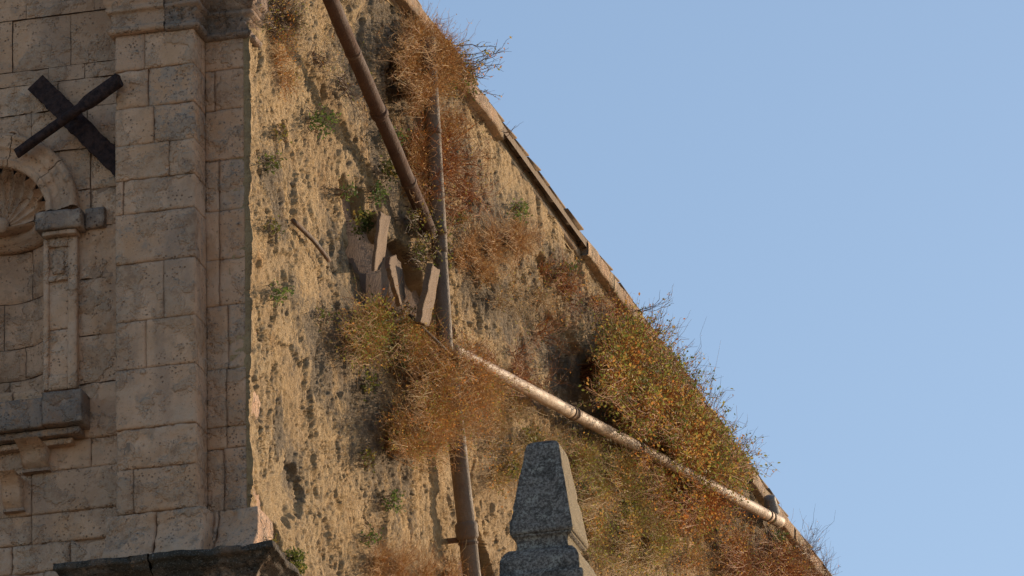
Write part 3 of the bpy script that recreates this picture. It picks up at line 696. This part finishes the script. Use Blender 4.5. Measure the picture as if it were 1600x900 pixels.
B('dry_shrub', 'sparse reddish twigs sprawling right of the upright pipe, above the middle of the wall', 'shrub', [(665, 262), (690, 235), (655, 240)], [(640, 215), (690, 190), (745, 205), (765, 260), (745, 305), (690, 318), (650, 300)], 110, M_red, nleaf=500, lsize=.014, leaf_mat_=M_lautumn, offr=(.02, .25), rad=.0038, ntwig=6, twl=.15, seed=4)
B('dry_grass', 'fluffy orange grass tuft wedged between brown slanting pipe and upright pipe', 'dry grass', [(640, 300), (650, 240), (660, 320)], [(632, 225), (655, 200), (672, 240), (680, 300), (676, 345), (655, 300), (640, 260)], 200, M_dry, nleaf=600, lsize=.010, leaf_mat_=M_dry, offr=(.02, .16), rad=.0022, ntwig=4, twl=.09, seed=5)
B('dry_shrub', 'low mat of pinkish dry twigs flat on the upper wall', 'shrub', [(722, 405), (735, 395), (770, 385), (800, 375), (750, 420)], [(712, 360), (760, 335), (830, 340), (858, 362), (835, 395), (800, 425), (765, 445), (725, 428), (708, 400)], 520, M_dry, nleaf=1400, lsize=.010, leaf_mat_=M_dry, offr=(.01, .14), rad=.0022, ntwig=5, twl=.08, seed=6)
B('dry_shrub', 'small red brown twiggy patch close under the eave, right of the pinkish mat', 'shrub', [(855, 425), (875, 430), (890, 450)], [(846, 405), (880, 398), (915, 425), (915, 462), (880, 470), (855, 445)], 130, M_red, nleaf=400, lsize=.014, leaf_mat_=M_lautumn, offr=(.01, .12), rad=.0025, ntwig=4, twl=.08, seed=7)
B('mixed_shrub', 'olive and rust shrub left of the pipe joint, below the broken boards', 'shrub', [(600, 490), (580, 500), (640, 520), (560, 520), (660, 500)], [(522, 505), (555, 475), (600, 458), (640, 490), (690, 500), (692, 530), (650, 560), (600, 575), (555, 575), (525, 550)], 480, M_dry, nleaf=5000, lsize=.018, leaf_mat_=M_lbig, offr=(.01, .22), rad=.0026, ntwig=5, twl=.11, seed=8)
B('dry_shrub', 'big orange brown dry shrub hanging over the lower upright pipe', 'shrub', [(668, 585), (690, 565), (610, 655), (612, 690), (720, 560), (650, 640)], [(655, 572), (700, 545), (740, 560), (790, 590), (800, 625), (775, 660), (735, 700), (690, 712), (640, 700), (605, 690), (612, 650), (640, 610)], 1500, M_dry, nleaf=11000, lsize=.014, leaf_mat_=M_lautumn, offr=(.04, .38), rad=.0024, ntwig=6, twl=.11, seed=9)
B('dry_grass', 'pale straw coloured tangle on the wall under the bright slanting pipe, right of the big dry shrub', 'dry grass', [(760, 600), (800, 640), (830, 690), (780, 660)], [(740, 575), (800, 590), (850, 620), (880, 665), (870, 700), (820, 700), (780, 715), (750, 690)], 350, M_straw, nleaf=700, lsize=.012, leaf_mat_=M_lgreen, offr=(.01, .13), rad=.002, ntwig=4, twl=.08, seed=10)
B('leafy_shrub', 'largest shrub, green and orange leaves, fanning out above the bright pipe to the sky', 'shrub', [(925, 580), (930, 570), (925, 590), (940, 600), (985, 650), (1040, 690)], [(925, 560), (945, 520), (985, 498), (1010, 505), (1045, 540), (1072, 585), (1110, 640), (1150, 690), (1178, 745), (1150, 775), (1090, 735), (1030, 700), (975, 670), (935, 620)], 1100, M_red, nleaf=29000, lsize=.027, leaf_mat_=M_lbig, offr=(.06, .45), rad=.0045, ntwig=7, twl=.14, seed=11, lift=.16, fray=.45)
B('bare_twigs', 'bare upturned twigs bristling out of the largest shrub against the sky', 'twigs', [(990, 560), (1040, 600), (1090, 660), (1130, 710), (985, 520)], [(1000, 500), (1045, 462), (1040, 500), (1098, 520), (1110, 580), (1125, 600), (1150, 660), (1165, 670), (1195, 710), (1205, 745), (1180, 760), (1120, 680), (1060, 590)], 75, M_twig, nleaf=500, lsize=.018, leaf_mat_=M_lautumn, offr=(.2, .42), rad=.0030, ntwig=6, twl=.13, seed=12, fray=.3, up_=.5)
B('mixed_shrub', 'rust and orange shrub hanging below the bright slanting pipe near its lower end', 'shrub', [(1000, 700), (1040, 740), (1090, 770), (1060, 720)], [(985, 690), (1050, 725), (1110, 760), (1170, 790), (1140, 820), (1080, 835), (1030, 810), (990, 760)], 520, M_red, nleaf=5500, lsize=.022, leaf_mat_=M_lautumn, offr=(.02, .3), rad=.003, ntwig=6, twl=.12, seed=13)
B('mixed_shrub', 'yellow green and orange tangle on the wall right of the stone pinnacle', 'shrub', [(905, 720), (930, 760), (960, 740), (920, 820), (980, 830), (1020, 850)], [(885, 690), (940, 680), (1000, 710), (1050, 790), (1070, 850), (1030, 880), (990, 905), (930, 915), (905, 830), (890, 760)], 1000, M_straw, nleaf=9500, lsize=.018, leaf_mat_=M_lbig, offr=(.01, .22), rad=.0024, ntwig=5, twl=.10, seed=14)
B('dry_shrub', 'dark red dry shrub at the bottom right corner of the wall', 'shrub', [(1190, 880), (1150, 870), (1220, 890), (1215, 860)], [(1120, 850), (1180, 835), (1235, 845), (1275, 880), (1295, 915), (1120, 925)], 420, M_red, nleaf=2200, lsize=.016, leaf_mat_=M_lautumn, offr=(.01, .25), rad=.0032, ntwig=5, twl=.14, seed=15)
B('bare_twigs', 'fine bare twigs against the sky at the bottom right end of the wall', 'twigs', [(1245, 860), (1270, 890)], [(1240, 830), (1275, 815), (1290, 850), (1305, 900), (1280, 900)], 26, M_twig, nleaf=60, lsize=.016, leaf_mat_=M_lautumn, offr=(.2, .4), rad=.003, ntwig=6, twl=.16, seed=16, up_=.4)
B('dry_grass', 'pale dry grass at the bottom edge of the photo, behind the lower upright pipe', 'dry grass', [(590, 880), (620, 890), (660, 900), (700, 905), (760, 900)], [(575, 855), (640, 850), (700, 872), (725, 885), (770, 915), (770, 930), (570, 930)], 360, M_dry, nleaf=600, lsize=.010, leaf_mat_=M_dry, offr=(.01, .2), rad=.0022, ntwig=5, twl=.12, seed=17)
B('dry_grass', 'dry brown growth at the top of the wall beside the carved capital', 'dry grass', [(430, 10), (450, 30), (425, 40)], [(405, 0), (440, -20), (475, -10), (478, 40), (455, 70), (425, 60), (405, 30)], 200, M_twig, nleaf=700, lsize=.014, leaf_mat_=M_lautumn, offr=(.01, .10), rad=.0022, ntwig=4, twl=.08, seed=18)
B('dry_grass', 'thin reddish growth running down the wall below the carved capital', 'dry grass', [(440, 90), (450, 120), (440, 60)], [(420, 50), (460, 40), (470, 110), (458, 160), (435, 150), (425, 100)], 130, M_dry, nleaf=400, lsize=.012, leaf_mat_=M_lautumn, offr=(.01, .07), rad=.002, ntwig=4, twl=.07, seed=19)
B('hanging_stems', 'thin stems dangling over the wall between the brown slanting pipe and its shadow', 'twigs', [(500, 90), (540, 130), (530, 40)], [(490, 60), (545, 60), (580, 180), (560, 200), (520, 160), (490, 120)], 60, M_twig, nleaf=150, lsize=.014, leaf_mat_=M_lautumn, offr=(.01, .08), rad=.0022, ntwig=3, twl=.10, seed=20)
B('climbing_stems', 'dark dried stems and leaves hanging round the lower end of the brown pipe', 'twigs', [(665, 360), (650, 340), (680, 390), (655, 400)], [(640, 330), (672, 320), (700, 345), (695, 400), (670, 430), (650, 400)], 110, M_twig, nleaf=1200, lsize=.020, leaf_mat_=M_lgreen, offr=(.03, .2), rad=.003, ntwig=5, twl=.10, seed=21)
B('bare_twigs', 'tangle of bare red twigs right of the upright pipe, over the middle of the wall', 'twigs', [(700, 330), (720, 300), (690, 350)], [(690, 270), (760, 290), (790, 300), (760, 330), (720, 350), (700, 370)], 34, M_red, nleaf=60, lsize=.016, leaf_mat_=M_lautumn, offr=(.02, .18), rad=.0035, ntwig=6, twl=.18, seed=22)
B('bare_twigs', 'bare curved twigs against the dark stained wall left of the largest shrub', 'twigs', [(770, 570), (850, 600), (800, 560), (850, 520)], [(750, 540), (800, 520), (850, 470), (905, 500), (900, 560), (860, 610), (790, 600)], 60, M_red, nleaf=160, lsize=.014, leaf_mat_=M_lautumn, offr=(.01, .12), rad=.0025, ntwig=5, twl=.14, seed=23)
B('bare_twigs', 'lone twig at the eave against the sky above the largest shrub', 'twigs', [(985, 490)], [(1015, 475), (1048, 452), (1046, 470), (1020, 500)], 4, M_twig, nleaf=24, lsize=.018, leaf_mat_=M_lautumn, offr=(.1, .2), rad=.004, ntwig=4, twl=.10, seed=24, up_=.5)
B('bare_twigs', 'short bare twig at the eave halfway down its dark broken stretch', 'twigs', [(785, 212)], [(795, 205), (806, 188), (806, 200)], 3, M_twig, offr=(.05, .1), rad=.003, ntwig=2, twl=.05, seed=25, up_=.5)
B('dry_grass', 'wispy pale stems strung along the upright pipe between the two upper shrubs', 'dry grass', [(660, 170), (655, 210), (690, 180), (700, 200)], [(640, 160), (700, 165), (740, 190), (730, 230), (650, 235)], 90, M_dry, nleaf=160, lsize=.012, leaf_mat_=M_lautumn, offr=(.01, .2), rad=.0022, ntwig=5, twl=.14, seed=70)
B('dry_grass', 'thin straw stems on bare plaster below the pinkish twig mat', 'dry grass', [(760, 430), (800, 450), (840, 460), (780, 470)], [(740, 430), (830, 425), (880, 470), (860, 520), (800, 500), (750, 470)], 120, M_straw, nleaf=300, lsize=.014, leaf_mat_=M_lautumn, offr=(.005, .10), rad=.002, ntwig=4, twl=.12, seed=71)
B('dry_grass', 'orange wisps hanging behind the pipe joint', 'dry grass', [(690, 520), (650, 540), (700, 560)], [(630, 520), (700, 520), (730, 560), (700, 590), (640, 590)], 260, M_dry, nleaf=900, lsize=.014, leaf_mat_=M_lautumn, offr=(.02, .3), rad=.0022, ntwig=5, twl=.13, seed=72)
B('dry_grass', 'straw and olive wisps left of the stone pinnacle, under the pale tangle', 'dry grass', [(770, 700), (800, 710), (780, 740), (850, 690)], [(745, 690), (890, 680), (900, 720), (820, 760), (790, 790), (755, 760)], 240, M_straw, nleaf=1300, lsize=.014, leaf_mat_=M_lautumn, offr=(.005, .12), rad=.002, ntwig=4, twl=.10, seed=73)
B('dry_grass', 'orange dry wisps between the bright pipe and the bottom right shrub', 'dry grass', [(1060, 830), (1100, 820), (1140, 850), (1080, 870)], [(1040, 815), (1120, 800), (1180, 830), (1160, 870), (1100, 900), (1040, 890)], 240, M_dry, nleaf=1500, lsize=.016, leaf_mat_=M_lautumn, offr=(.005, .14), rad=.0022, ntwig=4, twl=.11, seed=74)
B('dry_grass', 'fine brown stems over the dark stained plaster close to the eave above the largest shrub', 'dry grass', [(930, 470), (960, 490), (900, 480)], [(900, 460), (950, 455), (995, 490), (985, 520), (930, 510)], 110, M_red, nleaf=500, lsize=.016, leaf_mat_=M_lautumn, offr=(.005, .12), rad=.0022, ntwig=4, twl=.10, seed=75)
B('dry_grass', 'sparse dry wisps crossing the bright pipe just right of the joint', 'dry grass', [(730, 545), (760, 560), (800, 575)], [(715, 540), (800, 560), (860, 600), (840, 620), (770, 600), (720, 570)], 80, M_red, nleaf=160, lsize=.014, leaf_mat_=M_lautumn, offr=(.10, .28), rad=.0022, ntwig=5, twl=.12, seed=76)
tufts = [
 (458, 882, 20, 'dark mossy clump right beside the end of the black base cornice', M_lgreen, 700), (425, 845, 9, 'little dark moss growth at the corner just above the base cornice', M_lgreen, 120),
 (503, 190, 24, 'bright green leafy tuft left of the brown slanting pipe, near the top of the wall', M_lgrn, 260), (812, 328, 17, 'green tuft growing alone on the wall just under the eave', M_lgrn, 220),
 (592, 303, 14, 'green tuft right beside the brown slanting pipe, above the broken boards', M_lgrn, 170), (546, 297, 11, 'little green tuft left of the one beside the brown pipe', M_lgrn, 90),
 (440, 458, 20, 'grey green tuft nearest the corner at half height', M_lgrn, 170), (612, 785, 17, 'green tuft left of the lower upright pipe', M_lgrn, 150),
 (425, 255, 13, 'dark small tuft by the corner below the top', M_lgreen, 110), (441, 206, 11, 'tiny tuft by the corner above the dark one', M_lgreen, 80),
 (575, 345, 22, 'dark green clump hanging over the hollow with the broken boards', M_lgreen, 420), (607, 265, 16, 'dark green leaves pressed under the brown slanting pipe', M_lgreen, 220),
 (617, 212, 16, 'grey green clump right of the brown slanting pipe', M_lgrn, 230), (578, 602, 14, 'olive tuft below the rust shrub, left of the big dry one', M_lgreen, 130),
 (636, 560, 14, 'green leaves at the left edge of the big dry shrub', M_lgrn, 150), (660, 515, 15, 'fresh green leaves beside the pipe joint', M_lgrn, 200),
 (505, 490, 11, 'faint tuft in the middle of the bare plaster', M_lgreen, 60), (580, 838, 14, 'small green tuft low on the plaster above the bottom grass', M_lgrn, 110),
 (428, 355, 13, 'thin grey tuft by the corner above the half height tuft', M_lgreen, 90), (832, 682, 20, 'green tuft directly above the stone pinnacle', M_lgreen, 260),
 (960, 640, 12, 'bright green leaves low in the largest shrub, by the bright pipe', M_lgrn, 150), (1215, 842, 11, 'green tuft under the lower end of the bright pipe', M_lgrn, 150),
 (805, 735, 16, 'olive tuft touching the left side of the stone pinnacle', M_lgreen, 200), (985, 790, 22, 'green clump within the tangle right of the pinnacle', M_lgreen, 420),
 (575, 715, 12, 'dull tuft left of the big dry shrub, over bare plaster', M_lgreen, 90), (895, 420, 9, 'tiny green tuft near the eave beside the red brown patch', M_lgrn, 60),
 (720, 345, 13, 'greyish tuft amid the red twigs right of the upright pipe', M_lgreen, 110)]
for i, (x, y, r_, lab, mt, nl) in enumerate(tufts):
    poly = [(x+r_*math.cos(q)*1.05, y+r_*math.sin(q)*1.0) for q in np.linspace(0, 2*math.pi, 9)[:-1]]
    B('green_tuft', lab, 'plant', [(x-r_*.35, y+r_*.1), (x-r_*.2, y-r_*.2)], poly, 22, M_twig, nleaf=nl, lsize=.024, leaf_mat_=mt, offr=(.02, .10), rad=.0022, ntwig=4, twl=.05, seed=40+i, group='green tufts growing on the side wall')
# ------------------------------------------------------------ pipes
def pipe_mat(name, a, b, rough, metal=0.0, sc=5, spec=.35, dirt=(.12, .09, .06)):
    s = NT(name); s.b.inputs['Specular IOR Level'].default_value = spec
    n1 = s.noise(sc, 6, .65); n2 = s.noise(sc*8, 4, .7, off=4); c = s.mix(s.ramp(n1, .35, .65), a, b)
    c = s.mix(s.math('MULTIPLY', s.ramp(n2, .55, .7), .6), c, dirt)
    return s.done(c, s.ramp(n1, .3, .7, rough, min(1, rough+.25)), s.bump(s.math('ADD', n2, s.math('MULTIPLY', n1, 2.0)), .009), metal)
M_pbrown = pipe_mat('brown_pipe', (.080, .044, .034), (.12, .07, .052), .75, spec=.2)
M_pgrey = pipe_mat('grey_brown_pipe', (.15, .11, .085), (.21, .16, .12), .65)
M_pbright = pipe_mat('bright_pipe', (.27, .175, .11), (.40, .285, .19), .5, .0, spec=.45, dirt=(.13, .08, .05))
M_phop = pipe_mat('grey_plastic', (.16, .155, .155), (.22, .21, .205), .5)
M_band = pipe_mat('rusty_strap', (.09, .06, .045), (.16, .10, .07), .7)
def pipe(parent, name, pts, rad, mat, K=30, sides=20, wob=.003, cap=True):
    pts = np.array(pts); L = np.concatenate([[0], np.cumsum(np.linalg.norm(np.diff(pts, axis=0), axis=1))]); t = np.linspace(0, L[-1], K)
    P = np.stack([np.interp(t, L, pts[:, i]) for i in range(3)], -1); rr = np.interp(t, L, np.asarray(rad)*np.ones(len(pts)))
    P[:, :] += (fbm(P, 2.5, 2, 9)-.5)[:, None]*wob*2
    V, Fs = tubes(P[None], rr[None], sides); Fs = [tuple(f) for f in Fs]
    if cap: Fs += [tuple(range(sides))[::-1], tuple((K-1)*sides+i for i in range(sides))]
    return mesh(name, V, Fs, mat, parent)
def band(parent, name, A, Bp, f, rad, w_, mat, d=.004):
    A, Bp = np.array(A), np.array(Bp); u = (Bp-A)/np.linalg.norm(Bp-A); c = A+(Bp-A)*f
    return pipe(parent, name, [c-u*w_*.5, c-u*w_*.49, c+u*w_*.49, c+u*w_*.5], [rad, rad+d, rad+d, rad], mat, K=8, wob=0)
# slanting brown pipe
a, b_ = S(497, -45, .30), S(672, 362, .10)
t = empty('drainpipe', a, 'reddish brown pipe slanting down the upper wall from the top edge of the photo', 'pipe'); r_ = 12.3/ppm(a)
pipe(t, 'pipe_section', [a, a*.47+b_*.53], r_, M_pbrown); pipe(t, 'pipe_section', [a*.475+b_*.525, b_], r_*.96, M_pbrown)
band(t, 'pipe_collar', a, b_, .53, r_, .07, M_pbrown, .010)
for f in (.30, .80): band(t, 'pipe_strap', a, b_, f, r_, .03, M_band, .004)
# upright pipe, upper length
a, b_ = S(668, 60, .12), S(696, 548, .14)
t = empty('drainpipe', b_, 'upright brown pipe coming out under the rust red shrub and ending at the joint', 'pipe'); r_ = 12.5/ppm(a)
mid = S(687, 395, .12); pipe(t, 'pipe_section', [a, mid], r_, M_pgrey); pipe(t, 'pipe_section', [mid, b_], [r_*.9, r_*1.0], M_pgrey)
for f in (.3, .62): band(t, 'pipe_strap', a, b_, f, r_, .035, M_band)
# upright pipe, lower length
a, b_ = S(702, 585, .11), S(739, 915, .12)
t = empty('drainpipe', b_, 'lower upright grey brown pipe with a collar, left of the stone pinnacle', 'pipe'); r_ = 15.0/ppm(a)
pipe(t, 'pipe_section', [a, b_], r_*.95, M_pgrey); band(t, 'pipe_collar', a, b_, .74, r_*.95, .13, M_pgrey, .016); band(t, 'pipe_strap', a, b_, .80, r_, .02, M_band)
pp = a*.22+b_*.78
V, Fs = boxes([(-.15, pp[0], pp[1]-.02, pp[1]+.02, pp[2]-.015, pp[2]+.015)]); mesh('wall_bracket', V, Fs, M_band, t, smooth=False)
# bright slanting pipe
a, b_ = S(704, 545, .15), S(1218, 815, .12)
t = empty('drainpipe', b_, 'bright pale pipe slanting down to the right across the wall to the eave end', 'pipe'); m_ = (a+b_)/2; r_ = 9.6/ppm(m_)
cuts_ = [0, .33, .52, .965]
for f0, f1 in zip(cuts_[:-1], cuts_[1:]): pipe(t, 'pipe_section', [a+(b_-a)*f0, a+(b_-a)*(f1-.001)], r_, M_pbright, K=24)
pipe(t, 'pipe_section', [a+(b_-a)*.966, b_], r_*1.08, M_pbright, K=6)
for f in (.325, .335, .52, .527, .955): band(t, 'pipe_strap', a, b_, f, r_, .035, M_band, .007)
h0 = S(1202, 776, .12); h1 = S(1207, 802, .12)
t2 = pipe(t, 'outlet_stub', [h0, h1], [r_*1.0, r_*1.35], M_phop, K=10)
# loose rod by the pipe joint
a, b_ = S(640, 492, .10), S(697, 547, .26); t = pipe(None, 'metal_rod', [a, b_], .010, M_pgrey, K=10, sides=8); tag(t, 'thin pale rod slanting into the pipe joint below the broken boards', 'rod')

# ------------------------------------------------------------ broken boards
s = NT('weathered_board'); n1 = s.noise(5, 5, .6, vec=s.pos((1, 1, .35))); n2 = s.noise(50, 4, .7)
M_board = s.done(s.mix(s.ramp(n2, .5, .7, 0, .6), s.mix(n1, (.13, .08, .048), (.25, .165, .10)), (.06, .04, .028)), .85, s.bump(n2, .012))
def slab(name, pts, offs, th, label, cat, seed):
    """a broken board: outline given on the wall, each corner standing off by its own amount"""
    A = np.array([S(x, y, o_) for (x, y), o_ in zip(pts, offs)]); n = len(A); c = A.mean(0)
    nrm = np.cross(A[1]-A[0], A[2]-A[0]); nrm /= np.linalg.norm(nrm); nrm *= math.copysign(1, nrm[0])
    ring = []
    for i in range(n):
        for k in range(5): ring.append(A[i]*(1-k/5)+A[(i+1) % n]*k/5)
    ring = np.array(ring); ring += (fbm(ring, 18, 4, seed)-.5)[:, None]*.024; N = len(ring)
    V = np.concatenate([ring, ring-nrm*th, ring*.96+c*.04+nrm*.004, (c+nrm*.004)[None]]); Fs = []
    for i in range(N):
        j = (i+1) % N; Fs += [(i, j, N+j, N+i), (2*N+i, 2*N+j, j, i), (3*N, 2*N+j, 2*N+i)]
    Fs.append(tuple(range(N, 2*N)))
    o = mesh(name, V, Fs, M_board, None, smooth=False); return tag(o, label, cat)
slab('broken_board', [(595, 330), (610, 338), (600, 405), (592, 422), (584, 424), (592, 360)], [.10, .08, .07, .10, .16, .16], .02, 'narrow brown upright board left of the pale slab in the hollow', 'board', 3)
slab('broken_board', [(609, 402), (618, 398), (628, 420), (634, 464), (627, 477), (617, 448), (608, 418)], [.12, .06, .06, .10, .18, .20, .18], .03, 'pale broken slab leaning in the hollow under the brown slanting pipe', 'slab', 4)
slab('broken_board', [(676, 412), (687, 421), (680, 462), (670, 510), (657, 503), (667, 455)], [.30, .22, .20, .18, .26, .30], .04, 'short leaning board in front of the upright pipe just above the joint', 'board', 5)
slab('broken_board', [(701, 506), (710, 512), (716, 526), (708, 524)], [.05, .1, .1, .05], .03, 'small dark chip of wood sticking out right of the pipe joint', 'board', 6)
# thin dark bar along the slanting dark line on the plaster
a, b_ = S(458, 344, .035), S(514, 407, .05); t = pipe(None, 'dark_bar', [a, (a+b_)/2+np.array([.015, 0, 0]), b_], .016, M_band, K=14, sides=8); tag(t, 'thin dark bar lying aslant on the bare plaster between corner and hollow', 'bar')

# ------------------------------------------------------------ iron wall anchor (two crossed bars)
s = NT('old_iron'); n2 = s.noise(30, 5, .7); M_iron = s.done(s.mix(s.ramp(n2, .35, .65), (.016, .009, .010), (.055, .030, .026)), .8, s.bump(n2, .015))
anc = empty('wall_anchor', F(112, 190, .1), 'dark iron wall anchor of two crossed bars above the shell niche', 'wall anchor')
def beam(parent, name, A, Bp, wid, dep, n=24, ero=.006, roundness=False, w2=None):
    A, Bp = np.array(A), np.array(Bp); u = (Bp-A)/np.linalg.norm(Bp-A); f_ = np.array([0, -1.0, 0]); f_ -= u*(f_@u); f_ /= np.linalg.norm(f_); s_ = np.cross(u, f_)
    k = 20 if roundness else 4; V = []
    for i in range(n):
        f = i/(n-1); c = A+(Bp-A)*f; ww = wid if w2 is None else np.interp(f, [0, .62, .70, 1], [wid, wid, w2, w2])
        for j in range(k):
            if roundness: q = 2*math.pi*j/k; V.append(c+s_*ww*.5*math.cos(q)+f_*dep*.5*math.sin(q))
            else: sx, sy = ((-1, -1), (1, -1), (1, 1), (-1, 1))[j]; V.append(c+s_*wid*.5*sx+f_*dep*.5*sy)
    V = np.array(V); V += (fbm(V, 22, 3, 5)-.5)[:, None]*ero*2
    Fs = [tuple(f) for f in gridf(n, k, wrap=True)]+[tuple(range(k)), tuple((n-1)*k+i for i in range(k))[::-1]]
    return mesh(name, V, Fs, M_iron, parent, smooth=roundness)
beam(anc, 'flat_bar', F(57, 130, .05), F(205, 278, .05), 32/235., .05, n=60, ero=.010)
beam(anc, 'round_bar', F(26, 240, .13), F(187, 124, .33), 16/235., .07, roundness=True, w2=25/235., ero=.012)
beam(anc, 'bolt', F(113, 182, .0), F(113, 182, .16), .04, .04, n=4, roundness=True)

# carved spirals left of the anchor
def spiral(cx, cy, r_, turns, dirn, seed):
    q = np.linspace(0, turns*2*math.pi, 40); c = F(cx, cy, .012); f = np.linspace(.25, 1, 40)
    P = np.stack([c[0]+dirn*r_*f*np.cos(q), np.full(40, c[1]), c[2]+r_*f*np.sin(q)], -1); V, Fs = tubes(P[None], np.full((1, 40), .010), 6)
    o = mesh('carved_scroll', V, Fs, M_stone, bay); o['tint'] = .5; o['lichen'] = .2
spiral(20, 215, .050, 1.4, 1, 1); spiral(-2, 222, .040, 1.4, -1, 2); spiral(10, 235, .022, 1, 1, 3)

# ------------------------------------------------------------ stone pinnacle in front
s = NT('lichened_limestone')
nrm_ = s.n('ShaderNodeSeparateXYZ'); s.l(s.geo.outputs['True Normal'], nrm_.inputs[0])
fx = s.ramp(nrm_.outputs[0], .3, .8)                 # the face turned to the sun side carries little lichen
n1 = s.noise(58, 7, .75); n2 = s.noise(120, 4, .7, off=3); n0 = s.noise(7, 4, .6, off=8)
c = s.mix(s.ramp(n1, .45, .54), (.16, .138, .122), (.38, .335, .295)); c = s.mix(s.ramp(s.math('ADD', n1, s.math('MULTIPLY', n0, .4)), .74, .80), c, (.46, .43, .39))
c = s.mix(s.ramp(n2, .58, .68, 0, .8), c, (.045, .04, .038))
c = s.mix(s.ramp(n0, .5, .62, 0, .6), c, (.06, .052, .046))
c = s.mix(s.math('MULTIPLY', s.ramp(s.noise(11, 6, .7, off=77), .53, .60), s.ramp(n1, .40, .55)), c, (.52, .49, .43))
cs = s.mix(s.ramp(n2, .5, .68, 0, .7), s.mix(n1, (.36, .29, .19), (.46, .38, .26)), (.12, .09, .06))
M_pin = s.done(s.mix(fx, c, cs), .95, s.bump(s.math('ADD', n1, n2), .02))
hb = 100/2/232.0
cb = F(843, 834, 0); cx0 = float((F(794, 834, 0)[0]+F(894, 826, 0)[0])/2); hw = float((F(894, 826, 0)[0]-F(794, 834, 0)[0])/2)
yc = hw; zb = float(F(794, 835, 0)[2]); ztp = float(F(847, 693, -.19)[2])
pin = empty('stone_pinnacle', (cx0, yc, zb-2.2), 'short lichen spotted grey stone pinnacle standing in front of the side wall', 'pinnacle')
def sq(name, prof, sub=14, seed=0, ero=.01):
    V = []; rows = []
    pr = []
    for (h0, z0), (h1, z1) in zip(prof[:-1], prof[1:]):
        n = max(1, int(math.hypot(h1-h0, z1-z0)/.018)); pr += [(h0+(h1-h0)*k/n, z0+(z1-z0)*k/n) for k in range(n)]
    pr.append(prof[-1])
    for h, z in pr:
        for (ax, ay, bx_, by_) in ((-1, -1, 1, -1), (1, -1, 1, 1), (1, 1, -1, 1), (-1, 1, -1, -1)):
            for k in range(sub):
                f = k/sub; V.append((cx0+h*(ax*(1-f)+bx_*f), yc+h*(ay*(1-f)+by_*f), z))
    V = np.array(V); m = 4*sub; n = len(pr); d = V-np.array([cx0, yc, 0]); d[:, 2] = 0
    V += d/(np.linalg.norm(d, axis=1, keepdims=True)+1e-6)*((fbm(V, 22, 4, 70+seed)-.5)*1.2*ero-ero*.8*ss(.6, .68, fbm(V, 14, 3, 71)))[:, None]
    # blunt the arrises
    Fs = [tuple(f) for f in gridf(n, m, wrap=True)]+[tuple(range(m))[::-1], tuple((n-1)*m+i for i in range(m))]
    return mesh(name, V, Fs, M_pin, pin)
ht = hw*.50; zt2 = ztp
sq('obelisk', [(hw*.97, zb-.004), (hw, zb+.02), (ht*1.03, zt2-.045), (ht*.90, zt2-.02), (ht*.55, zt2), (ht*.1, zt2+.006)], ero=.008)
k_ = 1/232.0
sq('neck_moulding', [(hw*.93, zb-.005), (hw*.93, zb-.018), (hw*.84, zb-.024), (hw*.80, zb-.04), (hw*.79, zb-.085), (hw*.82, zb-.105)], seed=1, ero=.006)
sq('pedestal', [(hw*.84, zb-.106), (hw*1.00, zb-.116), (hw*1.10, zb-.14), (hw*1.22, zb-.19), (hw*1.24, zb-.26), (hw*1.24, zb-.29), (hw*1.38, zb-.30), (hw*1.38, zb-.40), (hw*1.05, zb-.42), (hw*1.05, zb-2.2)], seed=2, ero=.008)
# lower wing wall that carries it, below the view
wz = zb-2.2
V, Fs = boxes([(.0, 5.5, -.0, .9, 0, wz-.25), (-.0, 5.65, -.12, 1.02, wz-.25, wz)])
wing = mesh('wing_wall', V, Fs, M_stone, None, smooth=False, origin=(2.8, .4, 0)); tag(wing, 'lower stone wing wall beside the church corner carrying the pinnacle', 'wall'); wing['tint'] = .4; wing['lichen'] = .3
